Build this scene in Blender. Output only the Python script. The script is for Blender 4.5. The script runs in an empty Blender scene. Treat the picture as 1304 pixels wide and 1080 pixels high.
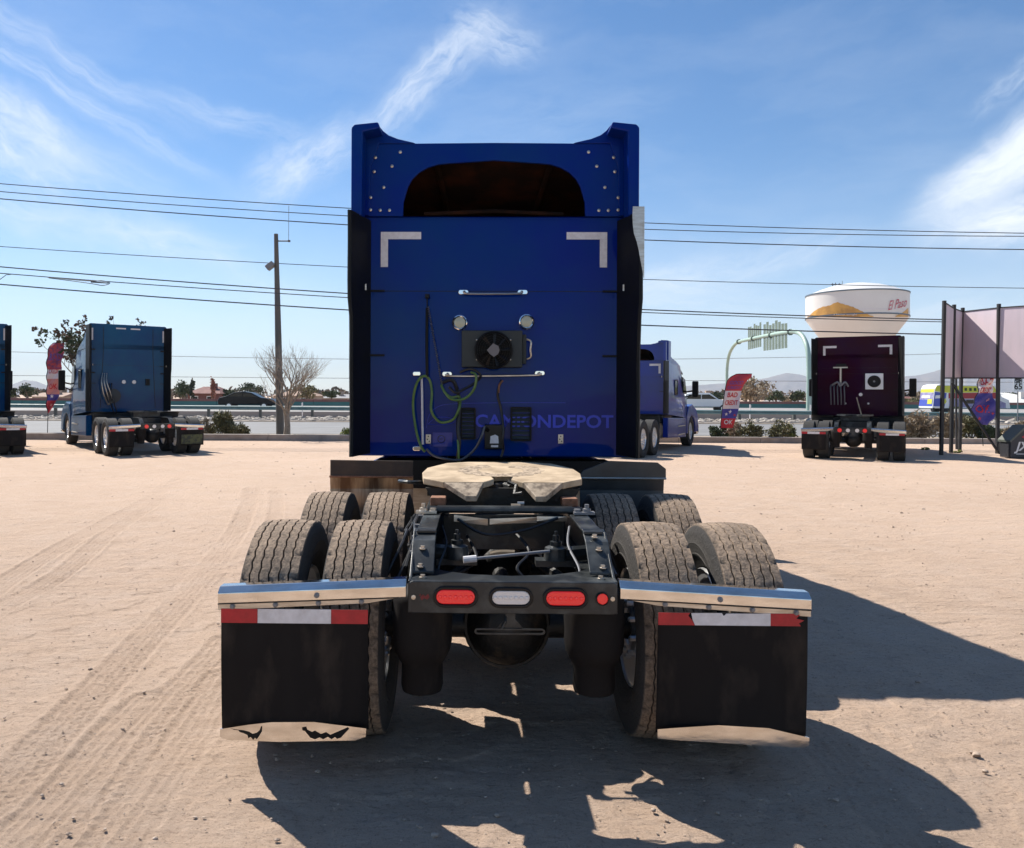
import bpy, math, random
import numpy as np
from mathutils import Vector, Matrix, noise as mnoise
R = math.radians
rnd = random.Random(7)
sc = bpy.context.scene
col = sc.collection

# ------------------------------------------------------------------ camera
H = 1.65
FPX, CX, HY, ROLL = 1020.0, 585.0, 505.0, 0.0047
cam_d = bpy.data.cameras.new('camera'); cam = bpy.data.objects.new('camera', cam_d); col.objects.link(cam)
cam.location = (0, 0, H)
cam.rotation_euler = (Matrix.Rotation(R(90), 3, 'X') @ Matrix.Rotation(ROLL, 3, 'Z')).to_euler()
cam_d.sensor_fit = 'HORIZONTAL'; cam_d.sensor_width = 36
cam_d.lens = FPX / 1304 * 36
cam_d.shift_x = (652 - CX) / 1304
cam_d.shift_y = -(540 - HY) / 1304
cam_d.clip_start = 0.05; cam_d.clip_end = 40000
sc.camera = cam

# ------------------------------------------------------------------ light, sky, exposure
SUN = Vector((-0.62, 0.63, 1.0)).normalized()          # towards the sun
elev = math.asin(SUN.z); azim = math.atan2(SUN.x, SUN.y)  # from +Y, clockwise
sd = bpy.data.lights.new('sun', 'SUN'); so = bpy.data.objects.new('sun', sd); col.objects.link(so)
sd.energy = 5.0; sd.angle = R(0.53); sd.color = (1.0, 0.95, 0.87)
so.rotation_euler = SUN.to_track_quat('Z', 'Y').to_euler(); so.location = (-20, 20, 40)
world = bpy.data.worlds.new('World'); sc.world = world; world.use_nodes = True
world.cycles.sampling_method = 'MANUAL'; world.cycles.sample_map_resolution = 512
vs = sc.view_settings
vs.view_transform = 'Standard'; vs.look = 'None'; vs.gamma = 1; vs.exposure = 0.70
try: vs.use_curve_mapping = False
except Exception: pass

def build_sky():
    nt = world.node_tree; nt.nodes.clear(); N = nt.nodes.new; L = nt.links.new
    out = N('ShaderNodeOutputWorld'); bg = N('ShaderNodeBackground'); L(bg.outputs[0], out.inputs[0])
    sky = N('ShaderNodeTexSky'); sky.sky_type = 'NISHITA'; sky.sun_disc = False
    sky.sun_elevation = elev; sky.sun_rotation = azim
    sky.altitude = 1100; sky.air_density = 1.0; sky.dust_density = 0.35; sky.ozone_density = 1.9
    bg.inputs[1].default_value = 0.088
    tc = N('ShaderNodeTexCoord')
    sep = N('ShaderNodeSeparateXYZ'); L(tc.outputs['Generated'], sep.inputs[0])
    def M(op, a, b=None, c=None, clamp=False):
        n = N('ShaderNodeMath'); n.operation = op; n.use_clamp = clamp
        for i, v in enumerate((a, b, c)):
            if v is None: continue
            if isinstance(v, (int, float)): n.inputs[i].default_value = v
            else: L(v, n.inputs[i])
        return n.outputs[0]
    az = M('ARCTAN2', sep.outputs[0], sep.outputs[1])
    el = M('ARCSINE', sep.outputs[2])
    com = N('ShaderNodeCombineXYZ'); L(az, com.inputs[0]); L(el, com.inputs[1])
    # slow warp, so no wisp has a smooth outline
    wn = N('ShaderNodeTexNoise'); wn.inputs['Scale'].default_value = 5.5; wn.inputs['Detail'].default_value = 5; wn.inputs['Roughness'].default_value = .62
    L(com.outputs[0], wn.inputs['Vector'])
    wv = N('ShaderNodeVectorMath'); wv.operation = 'MULTIPLY_ADD'
    L(wn.outputs['Color'], wv.inputs[0]); wv.inputs[1].default_value = (.07, .07, 0)
    va = N('ShaderNodeVectorMath'); va.operation = 'ADD'; L(com.outputs[0], va.inputs[0]); va.inputs[1].default_value = (-.035, -.035, 0)
    L(va.outputs[0], wv.inputs[2])
    total = None
    # (azimuth, elevation, half length, half width, tilt, strength) all in radians of sky
    def px(x, y): return math.atan((x - CX) / FPX), math.atan((HY - y) / FPX * math.cos(math.atan((x - CX) / FPX)))
    wisps = [(545, 100, .145, .030, 38, .62), (625, 45, .075, .034, -12, .50), (385, 205, .105, .042, 33, .48), (350, 235, .05, .04, 60, .3),
             (70, 60, .20, .020, -26, .40), (105, 130, .22, .017, -27, .42), (280, 150, .13, .020, -12, .32), (25, 190, .10, .06, -35, .62),
             (190, 305, .15, .026, -5, .55), (300, 340, .16, .02, -25, .25), (20, 275, .10, .03, -18, .4), (100, 210, .14, .04, -20, .25),
             (900, 345, .17, .030, 14, .50), (850, 380, .16, .035, -4, .45), (1010, 330, .10, .014, 16, .35),
             (1275, 215, .10, .034, 24, .95), (1290, 278, .11, .030, 2, 1.0), (1330, 180, .11, .045, 28, .9), (1235, 245, .06, .022, 14, .7), (1350, 290, .10, .035, 0, .7), (525, 105, .12, .012, 37, .5), (385, 210, .08, .016, 42, .5), (45, 165, .09, .022, -38, .5),
             (1160, 390, .2, .03, 4, .35), (1300, 100, .06, .018, 30, .35), (700, 150, .2, .05, 10, .10)]
    for (x, y, hl, hw, tilt, s) in wisps:
        a, e = px(x, y)
        mp = N('ShaderNodeMapping'); mp.vector_type = 'TEXTURE'
        mp.inputs['Location'].default_value = (a, e, 0); mp.inputs['Rotation'].default_value = (0, 0, R(tilt)); mp.inputs['Scale'].default_value = (hl, hw, 1)
        L(wv.outputs[0], mp.inputs[0])
        ln = N('ShaderNodeVectorMath'); ln.operation = 'LENGTH'; L(mp.outputs[0], ln.inputs[0])
        f = N('ShaderNodeMapRange'); f.interpolation_type = 'SMOOTHERSTEP'; L(ln.outputs['Value'], f.inputs[0])
        f.inputs[1].default_value = 1.25; f.inputs[2].default_value = 0.0; f.inputs[3].default_value = 0; f.inputs[4].default_value = s
        mp2 = N('ShaderNodeMapping'); mp2.inputs['Scale'].default_value = (1.5, 2.2 if hw > .03 else 1.3, 1); mp2.inputs['Location'].default_value = (x * .37, y * .11, 0)
        L(mp.outputs[0], mp2.inputs[0])
        nn = N('ShaderNodeTexNoise'); nn.inputs['Scale'].default_value = 1.6; nn.inputs['Detail'].default_value = 7; nn.inputs['Roughness'].default_value = .66; nn.inputs['Distortion'].default_value = .6
        L(mp2.outputs[0], nn.inputs['Vector'])
        g = N('ShaderNodeMapRange'); L(nn.outputs['Fac'], g.inputs[0]); g.inputs[1].default_value = .30 if s < .8 else .1; g.inputs[2].default_value = .72 if s < .8 else .6
        v = M('MULTIPLY', f.outputs[0], g.outputs[0])
        total = v if total is None else M('SUBTRACT', 1.0, M('MULTIPLY', M('SUBTRACT', 1.0, total), M('SUBTRACT', 1.0, v)))
    # a thin even veil over the whole dome, denser towards the horizon
    mp = N('ShaderNodeMapping'); mp.inputs['Rotation'].default_value = (0, 0, R(25)); mp.inputs['Scale'].default_value = (2.2, 7.5, 1); L(wv.outputs[0], mp.inputs[0])
    nn = N('ShaderNodeTexNoise'); nn.inputs['Scale'].default_value = 1.3; nn.inputs['Detail'].default_value = 8; nn.inputs['Roughness'].default_value = .62; L(mp.outputs[0], nn.inputs['Vector'])
    g = N('ShaderNodeMapRange'); L(nn.outputs['Fac'], g.inputs[0]); g.inputs[1].default_value = .45; g.inputs[2].default_value = .8; g.inputs[4].default_value = .16
    hz = N('ShaderNodeMapRange'); hz.interpolation_type = 'SMOOTHSTEP'; L(el, hz.inputs[0]); hz.inputs[1].default_value = .30; hz.inputs[2].default_value = -.02; hz.inputs[3].default_value = 0.0; hz.inputs[4].default_value = .30
    v = M('ADD', g.outputs[0], hz.outputs[0], clamp=True)
    total = M('SUBTRACT', 1.0, M('MULTIPLY', M('SUBTRACT', 1.0, total), M('SUBTRACT', 1.0, v)), clamp=True)
    hs = N('ShaderNodeHueSaturation'); hs.inputs['Saturation'].default_value = 1.25; hs.inputs['Value'].default_value = 1.0; L(sky.outputs[0], hs.inputs['Color'])
    mix = N('ShaderNodeMixRGB'); L(total, mix.inputs[0]); L(hs.outputs[0], mix.inputs[1]); mix.inputs[2].default_value = (7.2, 7.7, 8.3, 1)
    L(mix.outputs[0], bg.inputs[0])
build_sky()

# ------------------------------------------------------------------ pixel -> place
def W(px, py, D):
    """point at distance D straight ahead that shows at this place of the photograph"""
    dx, dy = px - CX, py - HY
    c, s = math.cos(ROLL), math.sin(ROLL)
    u = dx * c + dy * s; v = -dx * s + dy * c
    return Vector((u / FPX * D, D, H - v / FPX * D))
def G(px, py, z=0.0):
    dx, dy = px - CX, py - HY
    c, s = math.cos(ROLL), math.sin(ROLL)
    v = -dx * s + dy * c
    return W(px, py, (H - z) * FPX / v)

# ------------------------------------------------------------------ materials
MATS = {}
def mat(name, color, rough=.6, metal=0.0, coat=0.0, var=0.0, vscale=8.0, color2=None, bump=0.0, bscale=60.0, emit=None, spec=None, dist=.01, coat_rough=.03, mask=(.35, .65), detail=6, stretch=(1, 1, 1), bdetail=6):
    m = bpy.data.materials.new(name); m.use_nodes = True; nt = m.node_tree; N = nt.nodes.new; L = nt.links.new
    b = nt.nodes['Principled BSDF']; b.inputs['Roughness'].default_value = rough; b.inputs['Metallic'].default_value = metal
    b.inputs['Coat Weight'].default_value = coat; b.inputs['Coat Roughness'].default_value = coat_rough
    if spec is not None: b.inputs['Specular IOR Level'].default_value = spec
    c1 = (*color, 1); b.inputs['Base Color'].default_value = c1
    tc = N('ShaderNodeTexCoord'); mp = N('ShaderNodeMapping'); mp.inputs['Scale'].default_value = stretch; L(tc.outputs['Object'], mp.inputs[0])
    if var or color2:
        n = N('ShaderNodeTexNoise'); n.inputs['Scale'].default_value = vscale; n.inputs['Detail'].default_value = detail; n.inputs['Roughness'].default_value = .6; L(mp.outputs[0], n.inputs['Vector'])
        r = N('ShaderNodeMapRange'); L(n.outputs['Fac'], r.inputs[0]); r.inputs[1].default_value = mask[0]; r.inputs[2].default_value = mask[1]
        mx = N('ShaderNodeMixRGB'); L(r.outputs[0], mx.inputs[0]); mx.inputs[1].default_value = c1
        mx.inputs[2].default_value = (*(color2 if color2 else [x * (1 - var) for x in color]), 1)
        L(mx.outputs[0], b.inputs['Base Color'])
        rr = N('ShaderNodeMapRange'); L(n.outputs['Fac'], rr.inputs[0]); rr.inputs[3].default_value = max(.02, rough * .8); rr.inputs[4].default_value = min(1, rough * 1.25)
        L(rr.outputs[0], b.inputs['Roughness'])
    if bump:
        n = N('ShaderNodeTexNoise'); n.inputs['Scale'].default_value = bscale; n.inputs['Detail'].default_value = bdetail; L(mp.outputs[0], n.inputs['Vector'])
        bp = N('ShaderNodeBump'); bp.inputs['Strength'].default_value = bump; bp.inputs['Distance'].default_value = dist; L(n.outputs['Fac'], bp.inputs['Height']); L(bp.outputs[0], b.inputs['Normal'])
        if coat: L(bp.outputs[0], b.inputs['Coat Normal'])
    if emit:
        b.inputs['Emission Color'].default_value = (*emit[0], 1); b.inputs['Emission Strength'].default_value = emit[1]
    MATS[name] = m
    return m
BLUE = mat('blue_paint', (.0002, .012, .19), .4, 0, .26, color2=(.0002, .030, .16), spec=.03, vscale=1.0, bump=.3, bscale=1.7, dist=.02, bdetail=2)
BLUE2 = mat('blue_paint_dark', (.0002, .034, .13), .4, 0, .3, color2=(.0002, .062, .15), spec=.05, vscale=1.2, bump=.2, bscale=1.5, dist=.02, bdetail=2)
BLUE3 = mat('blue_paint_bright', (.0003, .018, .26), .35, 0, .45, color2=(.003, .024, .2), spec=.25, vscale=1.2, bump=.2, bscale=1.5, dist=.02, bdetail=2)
PURP = mat('plum_paint', (.022, .0008, .020), .4, 0, .10, color2=(.028, .001, .006), spec=.04, vscale=1.2, bump=.2, bscale=1.5, dist=.02, bdetail=2)
LETTER = mat('letter_blue', (.0005, .035, .55), .4, 0, .1)
FRAME = mat('frame_black', (.012, .015, .017), .38, 0, .25, color2=(.10, .105, .10), vscale=6, mask=(.48, .8), spec=.35, bump=.25, bscale=40, dist=.003)
BLACKP = mat('black_plastic', (.006, .006, .007), .5, spec=.2, color2=(.010, .010, .009), vscale=5, bump=.1, bscale=60, dist=.002)
GLOSSB = mat('gloss_black', (.005, .005, .006), .3, spec=.3)
RUBBER = mat('flap_rubber', (.010, .008, .0075), .75, spec=.2, color2=(.055, .042, .032), vscale=7, mask=(.52, .86), bump=.35, bscale=7, dist=.01, stretch=(1, 1, .4))
STEEL = mat('polished_steel', (.84, .81, .76), .11, 1., color2=(.66, .62, .56), vscale=7, bump=.12, bscale=11, dist=.004, stretch=(1, 1, 3))
STEELD = mat('brushed_aluminium', (.62, .58, .52), .34, .9, color2=(.44, .38, .31), vscale=9, bump=.1, bscale=40, dist=.002, stretch=(1, 1, 6))
CHROME = mat('chrome', (.85, .85, .85), .12, 1.)
WHITEM = mat('white_reflector', (.72, .70, .70), .45, color2=(.6, .57, .56), vscale=25)
REDM = mat('red_reflector', (.48, .012, .02), .4, color2=(.36, .01, .015), vscale=25)
REDL = mat('red_lens', (.72, .01, .015), .16, 0, .8, bump=.4, bscale=120, dist=.003, emit=((1, .02, .02), .12))
WHITEL = mat('clear_lens', (.72, .69, .66), .2, 0, .8, bump=.5, bscale=110, dist=.003)
LAMPGL = mat('work_lamp_lens', (.42, .42, .3), .25, 0, .8, bump=.8, bscale=90, dist=.004)
RED_FADED = mat('faded_red', (.16, .012, .012), .6)
DUST = mat('dusty_steel', (.30, .215, .13), .8, .0, color2=(.54, .41, .27), vscale=5, mask=(.36, .62), bump=.4, bscale=30, dist=.004)
RUST = mat('rusty_block', (.16, .065, .03), .85, color2=(.3, .14, .08), vscale=30, bump=.4, bscale=60)
GREASE = mat('axle_iron', (.01, .009, .008), .5, .2, color2=(.10, .065, .035), vscale=5, mask=(.55, .75), bump=.5, bscale=30)
HOSEG = mat('green_hose', (.06, .13, .03), .4, color2=(.12, .2, .05), vscale=14)
HOSEB = mat('black_hose', (.012, .012, .014), .4)
COIL = mat('grey_spring', (.10, .10, .11), .4, .6)
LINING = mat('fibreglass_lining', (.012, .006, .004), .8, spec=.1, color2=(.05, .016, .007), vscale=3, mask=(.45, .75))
ALU = mat('wheel_alloy', (.72, .72, .72), .3, .85)
GLASS = mat('dark_glass', (.006, .008, .010), .1, 0, 0, spec=.35)
WHITEP = mat('white_paint', (.75, .75, .74), .4, 0, .3)
GREYP = mat('grey_metal', (.2, .2, .21), .5, .4)
ACBOX = mat('condenser_black', (.018, .024, .024), .6, color2=(.03, .036, .034), vscale=6)
HUBG = mat('fan_hub_grey', (.16, .15, .15), .7)

def tyre_material(name, dust, base, top):
    """rubber with road dust caught on the tread"""
    m = bpy.data.materials.new(name); m.use_nodes = True; nt = m.node_tree; N = nt.nodes.new; L = nt.links.new
    b = nt.nodes['Principled BSDF']; b.inputs['Roughness'].default_value = .88
    tc = N('ShaderNodeTexCoord'); sp = N('ShaderNodeSeparateXYZ'); L(tc.outputs['Object'], sp.inputs[0])
    sq = []
    for k in (1, 2):
        p = N('ShaderNodeMath'); p.operation = 'POWER'; L(sp.outputs[k], p.inputs[0]); p.inputs[1].default_value = 2; sq.append(p)
    ad = N('ShaderNodeMath'); ad.operation = 'ADD'; L(sq[0].outputs[0], ad.inputs[0]); L(sq[1].outputs[0], ad.inputs[1])
    rt = N('ShaderNodeMath'); rt.operation = 'SQRT'; L(ad.outputs[0], rt.inputs[0])
    mr = N('ShaderNodeMapRange'); L(rt.outputs[0], mr.inputs[0]); mr.inputs[1].default_value = .494; mr.inputs[2].default_value = .508
    n = N('ShaderNodeTexNoise'); n.inputs['Scale'].default_value = 60; n.inputs['Detail'].default_value = 9; n.inputs['Roughness'].default_value = .7; L(tc.outputs['Object'], n.inputs['Vector'])
    nr = N('ShaderNodeMapRange'); L(n.outputs['Fac'], nr.inputs[0]); nr.inputs[1].default_value = .36; nr.inputs[2].default_value = .62
    n2 = N('ShaderNodeTexNoise'); n2.inputs['Scale'].default_value = 5; n2.inputs['Detail'].default_value = 4; L(tc.outputs['Object'], n2.inputs['Vector'])
    c1 = N('ShaderNodeMixRGB'); L(nr.outputs[0], c1.inputs[0]); c1.inputs[1].default_value = (*[x * .38 for x in top], 1); c1.inputs[2].default_value = (*top, 1)
    side = N('ShaderNodeMixRGB'); L(n2.outputs['Fac'], side.inputs[0]); side.inputs[1].default_value = (*base, 1); side.inputs[2].default_value = (*[a * .6 + t * .4 for a, t in zip(base, dust)], 1)
    mx = N('ShaderNodeMixRGB'); am = N('ShaderNodeMapRange'); L(n2.outputs['Fac'], am.inputs[0]); am.inputs[1].default_value = .3; am.inputs[2].default_value = .6; am.inputs[3].default_value = .62; am.inputs[4].default_value = 1
    mm = N('ShaderNodeMath'); mm.operation = 'MULTIPLY'; L(mr.outputs[0], mm.inputs[0]); L(am.outputs[0], mm.inputs[1]); L(mm.outputs[0], mx.inputs[0]); L(side.outputs[0], mx.inputs[1]); L(c1.outputs[0], mx.inputs[2]); L(mx.outputs[0], b.inputs['Base Color'])
    bp = N('ShaderNodeBump'); bp.inputs['Strength'].default_value = 1; bp.inputs['Distance'].default_value = .012; L(n.outputs['Fac'], bp.inputs['Height']); L(bp.outputs[0], b.inputs['Normal'])
    return m
TYRE = tyre_material('dusty_tyre', (.10, .08, .065), (.022, .021, .020), (.42, .30, .205))
TYREL = tyre_material('road_tyre', (.06, .055, .05), (.022, .021, .020), (.05, .046, .042))

# ------------------------------------------------------------------ mesh builder
class MB:
    def __init__(s): s.v = []; s.f = []; s.fm = []; s.mats = []; s.cur = 0
    def use(s, m):
        if m not in s.mats: s.mats.append(m)
        s.cur = s.mats.index(m); return s
    def add(s, vs_, fs):
        o = len(s.v); s.v += [tuple(p) for p in vs_]; s.f += [tuple(i + o for i in f) for f in fs]; s.fm += [s.cur] * len(fs); return s
    def box(s, x0, x1, y0, y1, z0, z1, M=None):
        p = [Vector((x, y, z)) for x in (x0, x1) for y in (y0, y1) for z in (z0, z1)]
        if M is not None: p = [M @ q for q in p]
        return s.add(p, [(0, 1, 3, 2), (4, 6, 7, 5), (0, 4, 5, 1), (2, 3, 7, 6), (0, 2, 6, 4), (1, 5, 7, 3)])
    def cbox(s, c, d, M=None):
        return s.box(c[0] - d[0] / 2, c[0] + d[0] / 2, c[1] - d[1] / 2, c[1] + d[1] / 2, c[2] - d[2] / 2, c[2] + d[2] / 2, M)
    def tube(s, pts, r, seg=8, cap=True):
        pts = [Vector(p) for p in pts]; n = len(pts)
        rs = r if isinstance(r, (list, tuple)) else [r] * n
        o = []; t = None; up = None
        for i, p in enumerate(pts):
            d = (pts[min(i + 1, n - 1)] - pts[max(i - 1, 0)])
            d = d.normalized() if d.length > 1e-9 else Vector((0, 0, 1))
            if up is None:
                up = d.orthogonal().normalized()
            else:
                up = (up - d * up.dot(d)); up = up.normalized() if up.length > 1e-6 else d.orthogonal().normalized()
            w = d.cross(up)
            for k in range(seg):
                a = 2 * math.pi * k / seg
                o.append(p + (up * math.cos(a) + w * math.sin(a)) * rs[i])
        f = [(i * seg + k, i * seg + (k + 1) % seg, (i + 1) * seg + (k + 1) % seg, (i + 1) * seg + k) for i in range(n - 1) for k in range(seg)]
        if cap: f += [tuple(range(seg))[::-1], tuple((n - 1) * seg + k for k in range(seg))]
        return s.add(o, f)
    def lathe(s, prof, c=(0, 0, 0), axis='Z', seg=24):
        """prof: (radius, along)"""
        o = []; n = len(prof)
        for (r, h) in prof:
            for k in range(seg):
                a = 2 * math.pi * k / seg; x, y = r * math.cos(a), r * math.sin(a)
                q = {'Z': (x, y, h), 'X': (h, x, y), 'Y': (y, h, x)}[axis]
                o.append((q[0] + c[0], q[1] + c[1], q[2] + c[2]))
        f = [(i * seg + k, i * seg + (k + 1) % seg, (i + 1) * seg + (k + 1) % seg, (i + 1) * seg + k) for i in range(n - 1) for k in range(seg)]
        if prof[0][0] > 1e-6: f.append(tuple(range(seg))[::-1])
        if prof[-1][0] > 1e-6: f.append(tuple((n - 1) * seg + k for k in range(seg)))
        return s.add(o, f)
    def prism(s, poly, a, b, plane='XZ'):
        """poly 2d in plane, extruded from a to b along the third axis"""
        def q(p, t): return {'XZ': (p[0], t, p[1]), 'XY': (p[0], p[1], t), 'YZ': (t, p[0], p[1])}[plane]
        n = len(poly)
        return s.add([q(p, a) for p in poly] + [q(p, b) for p in poly],
                     [tuple(range(n)), tuple(range(n, 2 * n))[::-1]] + [(i, i + n, (i + 1) % n + n, (i + 1) % n) for i in range(n)])
    def ring(s, outer, inner, a, b, plane='XZ'):
        """plate with a hole; outer and inner have the same number of points"""
        def q(p, t): return {'XZ': (p[0], t, p[1]), 'XY': (p[0], p[1], t), 'YZ': (t, p[0], p[1])}[plane]
        n = len(outer); v = [q(p, a) for p in outer] + [q(p, a) for p in inner] + [q(p, b) for p in outer] + [q(p, b) for p in inner]
        f = []
        for i in range(n):
            j = (i + 1) % n
            f += [(i, j, n + j, n + i), (2 * n + i, 3 * n + i, 3 * n + j, 2 * n + j), (i, 2 * n + i, 2 * n + j, j), (n + i, n + j, 3 * n + j, 3 * n + i)]
        return s.add(v, f)
    def loft(s, secs, cap0=True, cap1=True):
        n = len(secs[0]); o = [p for q in secs for p in q]
        f = [(i * n + k, i * n + (k + 1) % n, (i + 1) * n + (k + 1) % n, (i + 1) * n + k) for i in range(len(secs) - 1) for k in range(n)]
        if cap0: f.append(tuple(range(n))[::-1])
        if cap1: f.append(tuple((len(secs) - 1) * n + k for k in range(n)))
        return s.add(o, f)
    def mesh(s, name, m=None, smooth=False, angle=40):
        me = bpy.data.meshes.new(name); me.from_pydata(s.v, [], s.f)
        ms = s.mats if s.mats else ([m] if m else [])
        for q in ms: me.materials.append(q)
        if len(ms) > 1: me.polygons.foreach_set('material_index', s.fm)
        import bmesh
        bm = bmesh.new(); bm.from_mesh(me); bmesh.ops.recalc_face_normals(bm, faces=bm.faces); bm.to_mesh(me); bm.free()
        if smooth:
            me.polygons.foreach_set('use_smooth', [True] * len(me.polygons)); me.set_sharp_from_angle(angle=R(angle))
        me.update(); return me
    def build(s, name, m=None, parent=None, smooth=False, bevel=0, angle=40, bseg=2):
        return link(name, s.mesh(name, m, smooth, angle), parent, bevel, bseg)
def link(name, me, parent=None, bevel=0, bseg=2):
    o = bpy.data.objects.new(name, me); col.objects.link(o)
    if parent: o.parent = parent
    if bevel:
        b = o.modifiers.new('bevel', 'BEVEL'); b.width = bevel; b.segments = bseg; b.limit_method = 'ANGLE'; b.angle_limit = R(35)
    return o
def empty(name, loc=(0, 0, 0), rz=0.0, parent=None):
    o = bpy.data.objects.new(name, None); col.objects.link(o); o.location = loc; o.rotation_euler = (0, 0, rz); o.empty_display_size = .2
    if parent: o.parent = parent
    return o
def tag(o, label=None, cat=None, group=None, kind=None):
    if label: o['label'] = label
    if cat: o['category'] = cat
    if group: o['group'] = group
    if kind: o['kind'] = kind
    return o
def thing(name, label, cat, loc=(0, 0, 0), rz=0, group=None): return tag(empty(name, loc, rz), label, cat, group)
def copy_tree(o, parent=None):
    c = o.copy(); col.objects.link(c); c.parent = parent
    for ch in o.children: copy_tree(ch, c)
    return c
def arc(cx, cz, r, a0, a1, n):
    return [(cx + r * math.cos(R(a0 + (a1 - a0) * i / n)), cz + r * math.sin(R(a0 + (a1 - a0) * i / n))) for i in range(n + 1)]
def stadium(cx, cz, hw, hh, n=8):
    return arc(cx + hw - hh, cz, hh, -90, 90, n) + arc(cx - hw + hh, cz, hh, 90, 270, n)
def rrect(cx, cz, hw, hh, r, n=4):
    return arc(cx + hw - r, cz - hh + r, r, -90, 0, n) + arc(cx + hw - r, cz + hh - r, r, 0, 90, n) + arc(cx - hw + r, cz + hh - r, r, 90, 180, n) + arc(cx - hw + r, cz - hh + r, r, 180, 270, n)
def spline(pts, k=6):
    pts = [Vector(p) for p in pts]; o = []
    for i in range(len(pts) - 1):
        p0 = pts[max(i - 1, 0)]; p1 = pts[i]; p2 = pts[i + 1]; p3 = pts[min(i + 2, len(pts) - 1)]
        for j in range(k):
            t = j / k
            o.append(.5 * ((2 * p1) + (-p0 + p2) * t + (2 * p0 - 5 * p1 + 4 * p2 - p3) * t * t + (-p0 + 3 * p1 - 3 * p2 + p3) * t ** 3))
    return o + [pts[-1]]
def text_mb(mb, s, size, fn, extrude=.002, shear=0, offset=0.0, width=1.0, align='CENTER'):
    """lettering as real thin geometry; fn maps (x, y, depth) of the lettering to the place it sits"""
    cu = bpy.data.curves.new('lettering', 'FONT'); cu.body = s; cu.size = size; cu.extrude = extrude; cu.shear = shear; cu.offset = offset
    cu.align_x = align; cu.align_y = 'CENTER'; cu.resolution_u = 3
    ob = bpy.data.objects.new('lettering', cu); col.objects.link(ob)
    dg = bpy.context.evaluated_depsgraph_get(); dg.update()
    me = bpy.data.meshes.new_from_object(ob.evaluated_get(dg))
    v = [fn(p.co.x * width, p.co.y, p.co.z) for p in me.vertices]; f = [tuple(p.vertices) for p in me.polygons]
    bpy.data.objects.remove(ob); bpy.data.curves.remove(cu); bpy.data.meshes.remove(me)
    mb.add(v, f)
# ------------------------------------------------------------------ tyres and rims
TR, TW = .515, .29
def tyre_mesh(hi):
    N = 192 if hi else 48
    hw = TW / 2
    side = [(.285, .07), (.30, .105), (.345, .135), (.358, .142), (.362, .138), (.40, .147), (.412, .151), (.416, .147), (.45, .146), (.478, .139), (.495, .131)]
    grooves = (-.088, -.045, 0, .045, .088) if hi else ()
    gd, gw = .015, .0038
    top = lambda x: TR - .009 * (x / .125) ** 2
    prof = [(r, -w, 0) for r, w in side] + [(.507, -.127, 2), (top(.118), -.118, 2)]
    for g in grooves:
        prof += [(top(g) - .0005, g - gw, 1), (top(g) - gd, g - gw * .55, 1), (top(g) - gd, g + gw * .55, 1), (top(g) - .0005, g + gw, 1)]
        if g < .07: prof.append((top(g + .022), g + .022, 3))
    prof += [(top(.118), .118, 2), (.507, .127, 2)] + [(r, w, 0) for r, w in side[::-1]]
    n = len(prof); v = np.zeros((N, n, 3))
    rr = np.random.RandomState(3)
    for i in range(N):
        a = 2 * math.pi * i / N; ph = i % 4
        zz = (0, .0032, 0, -.0032)[ph] if hi else 0
        for k, (r, w, kd) in enumerate(prof):
            w2 = w + (zz if kd == 1 else 0)
            r2 = r
            if hi and kd == 2: r2 = r - (.010 if i % 8 in (0,) else 0)            # shoulder lugs
            if hi and kd == 3: r2 = r - (.006 if (i * 5 + k) % 8 == 0 else 0)       # sipes
            if hi and kd: r2 += rr.uniform(-.0016, .0016)
            v[i, k] = (w2, r2 * math.cos(a), r2 * math.sin(a))
    mb = MB(); f = []
    for i in range(N):
        j = (i + 1) % N
        for k in range(n - 1): f.append((i * n + k, i * n + k + 1, j * n + k + 1, j * n + k))
        f.append((i * n + n - 1, i * n, j * n, j * n + n - 1))
    mb.add([tuple(p) for p in v.reshape(-1, 3)], f)
    return mb
TY_HI = tyre_mesh(True).mesh('tyre', TYRE, True, 50); TY_LO = tyre_mesh(False).mesh('tyre', TYREL, True, 50)
def rim_mesh():
    """wheel disc, dished: the hub side faces +x"""
    mb = MB()
    mb.lathe([(.292, -.10), (.285, -.115), (.272, -.10), (.262, -.02), (.262, .05), (.250, .075), (.20, .085), (.14, .10), (.125, .112), (.09, .112), (.085, .075), (0, .075)], axis='X', seg=32)
    mb.lathe([(.262, .05), (.285, .112), (.292, .10)], axis='X', seg=32)
    for k in range(10):
        a = 2 * math.pi * k / 10
        mb.lathe([(.014, .100), (.014, .128), (.006, .134)], (0, .143 * math.cos(a), .143 * math.sin(a)), 'X', 6)
    return mb
RIM = rim_mesh().mesh('rim', ALU, True, 30)
def rim_hole_mesh():
    mb = MB()
    for k in range(10):
        a = 2 * math.pi * (k + .5) / 10; y, z = .225 * math.cos(a), .225 * math.sin(a)
        mb.lathe([(.022, .078), (.022, .0825), (0, .0825)], (0, y, z), 'X', 10)
    return mb
HOLES = rim_hole_mesh().mesh('hand_hole', GLOSSB)
def wheel(parent, x, y, hi, out):
    w = empty('wheel', (x, y, TR - .006), 0, parent)
    w.rotation_euler = (rnd.uniform(0, 6), 0, 0)
    link('tyre', TY_HI if hi else TY_LO, w)
    r = link('rim', RIM, w); h = link('hand_hole', HOLES, w)
    if out < 0: r.rotation_euler = (0, 0, math.pi); h.rotation_euler = (0, 0, math.pi)

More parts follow.
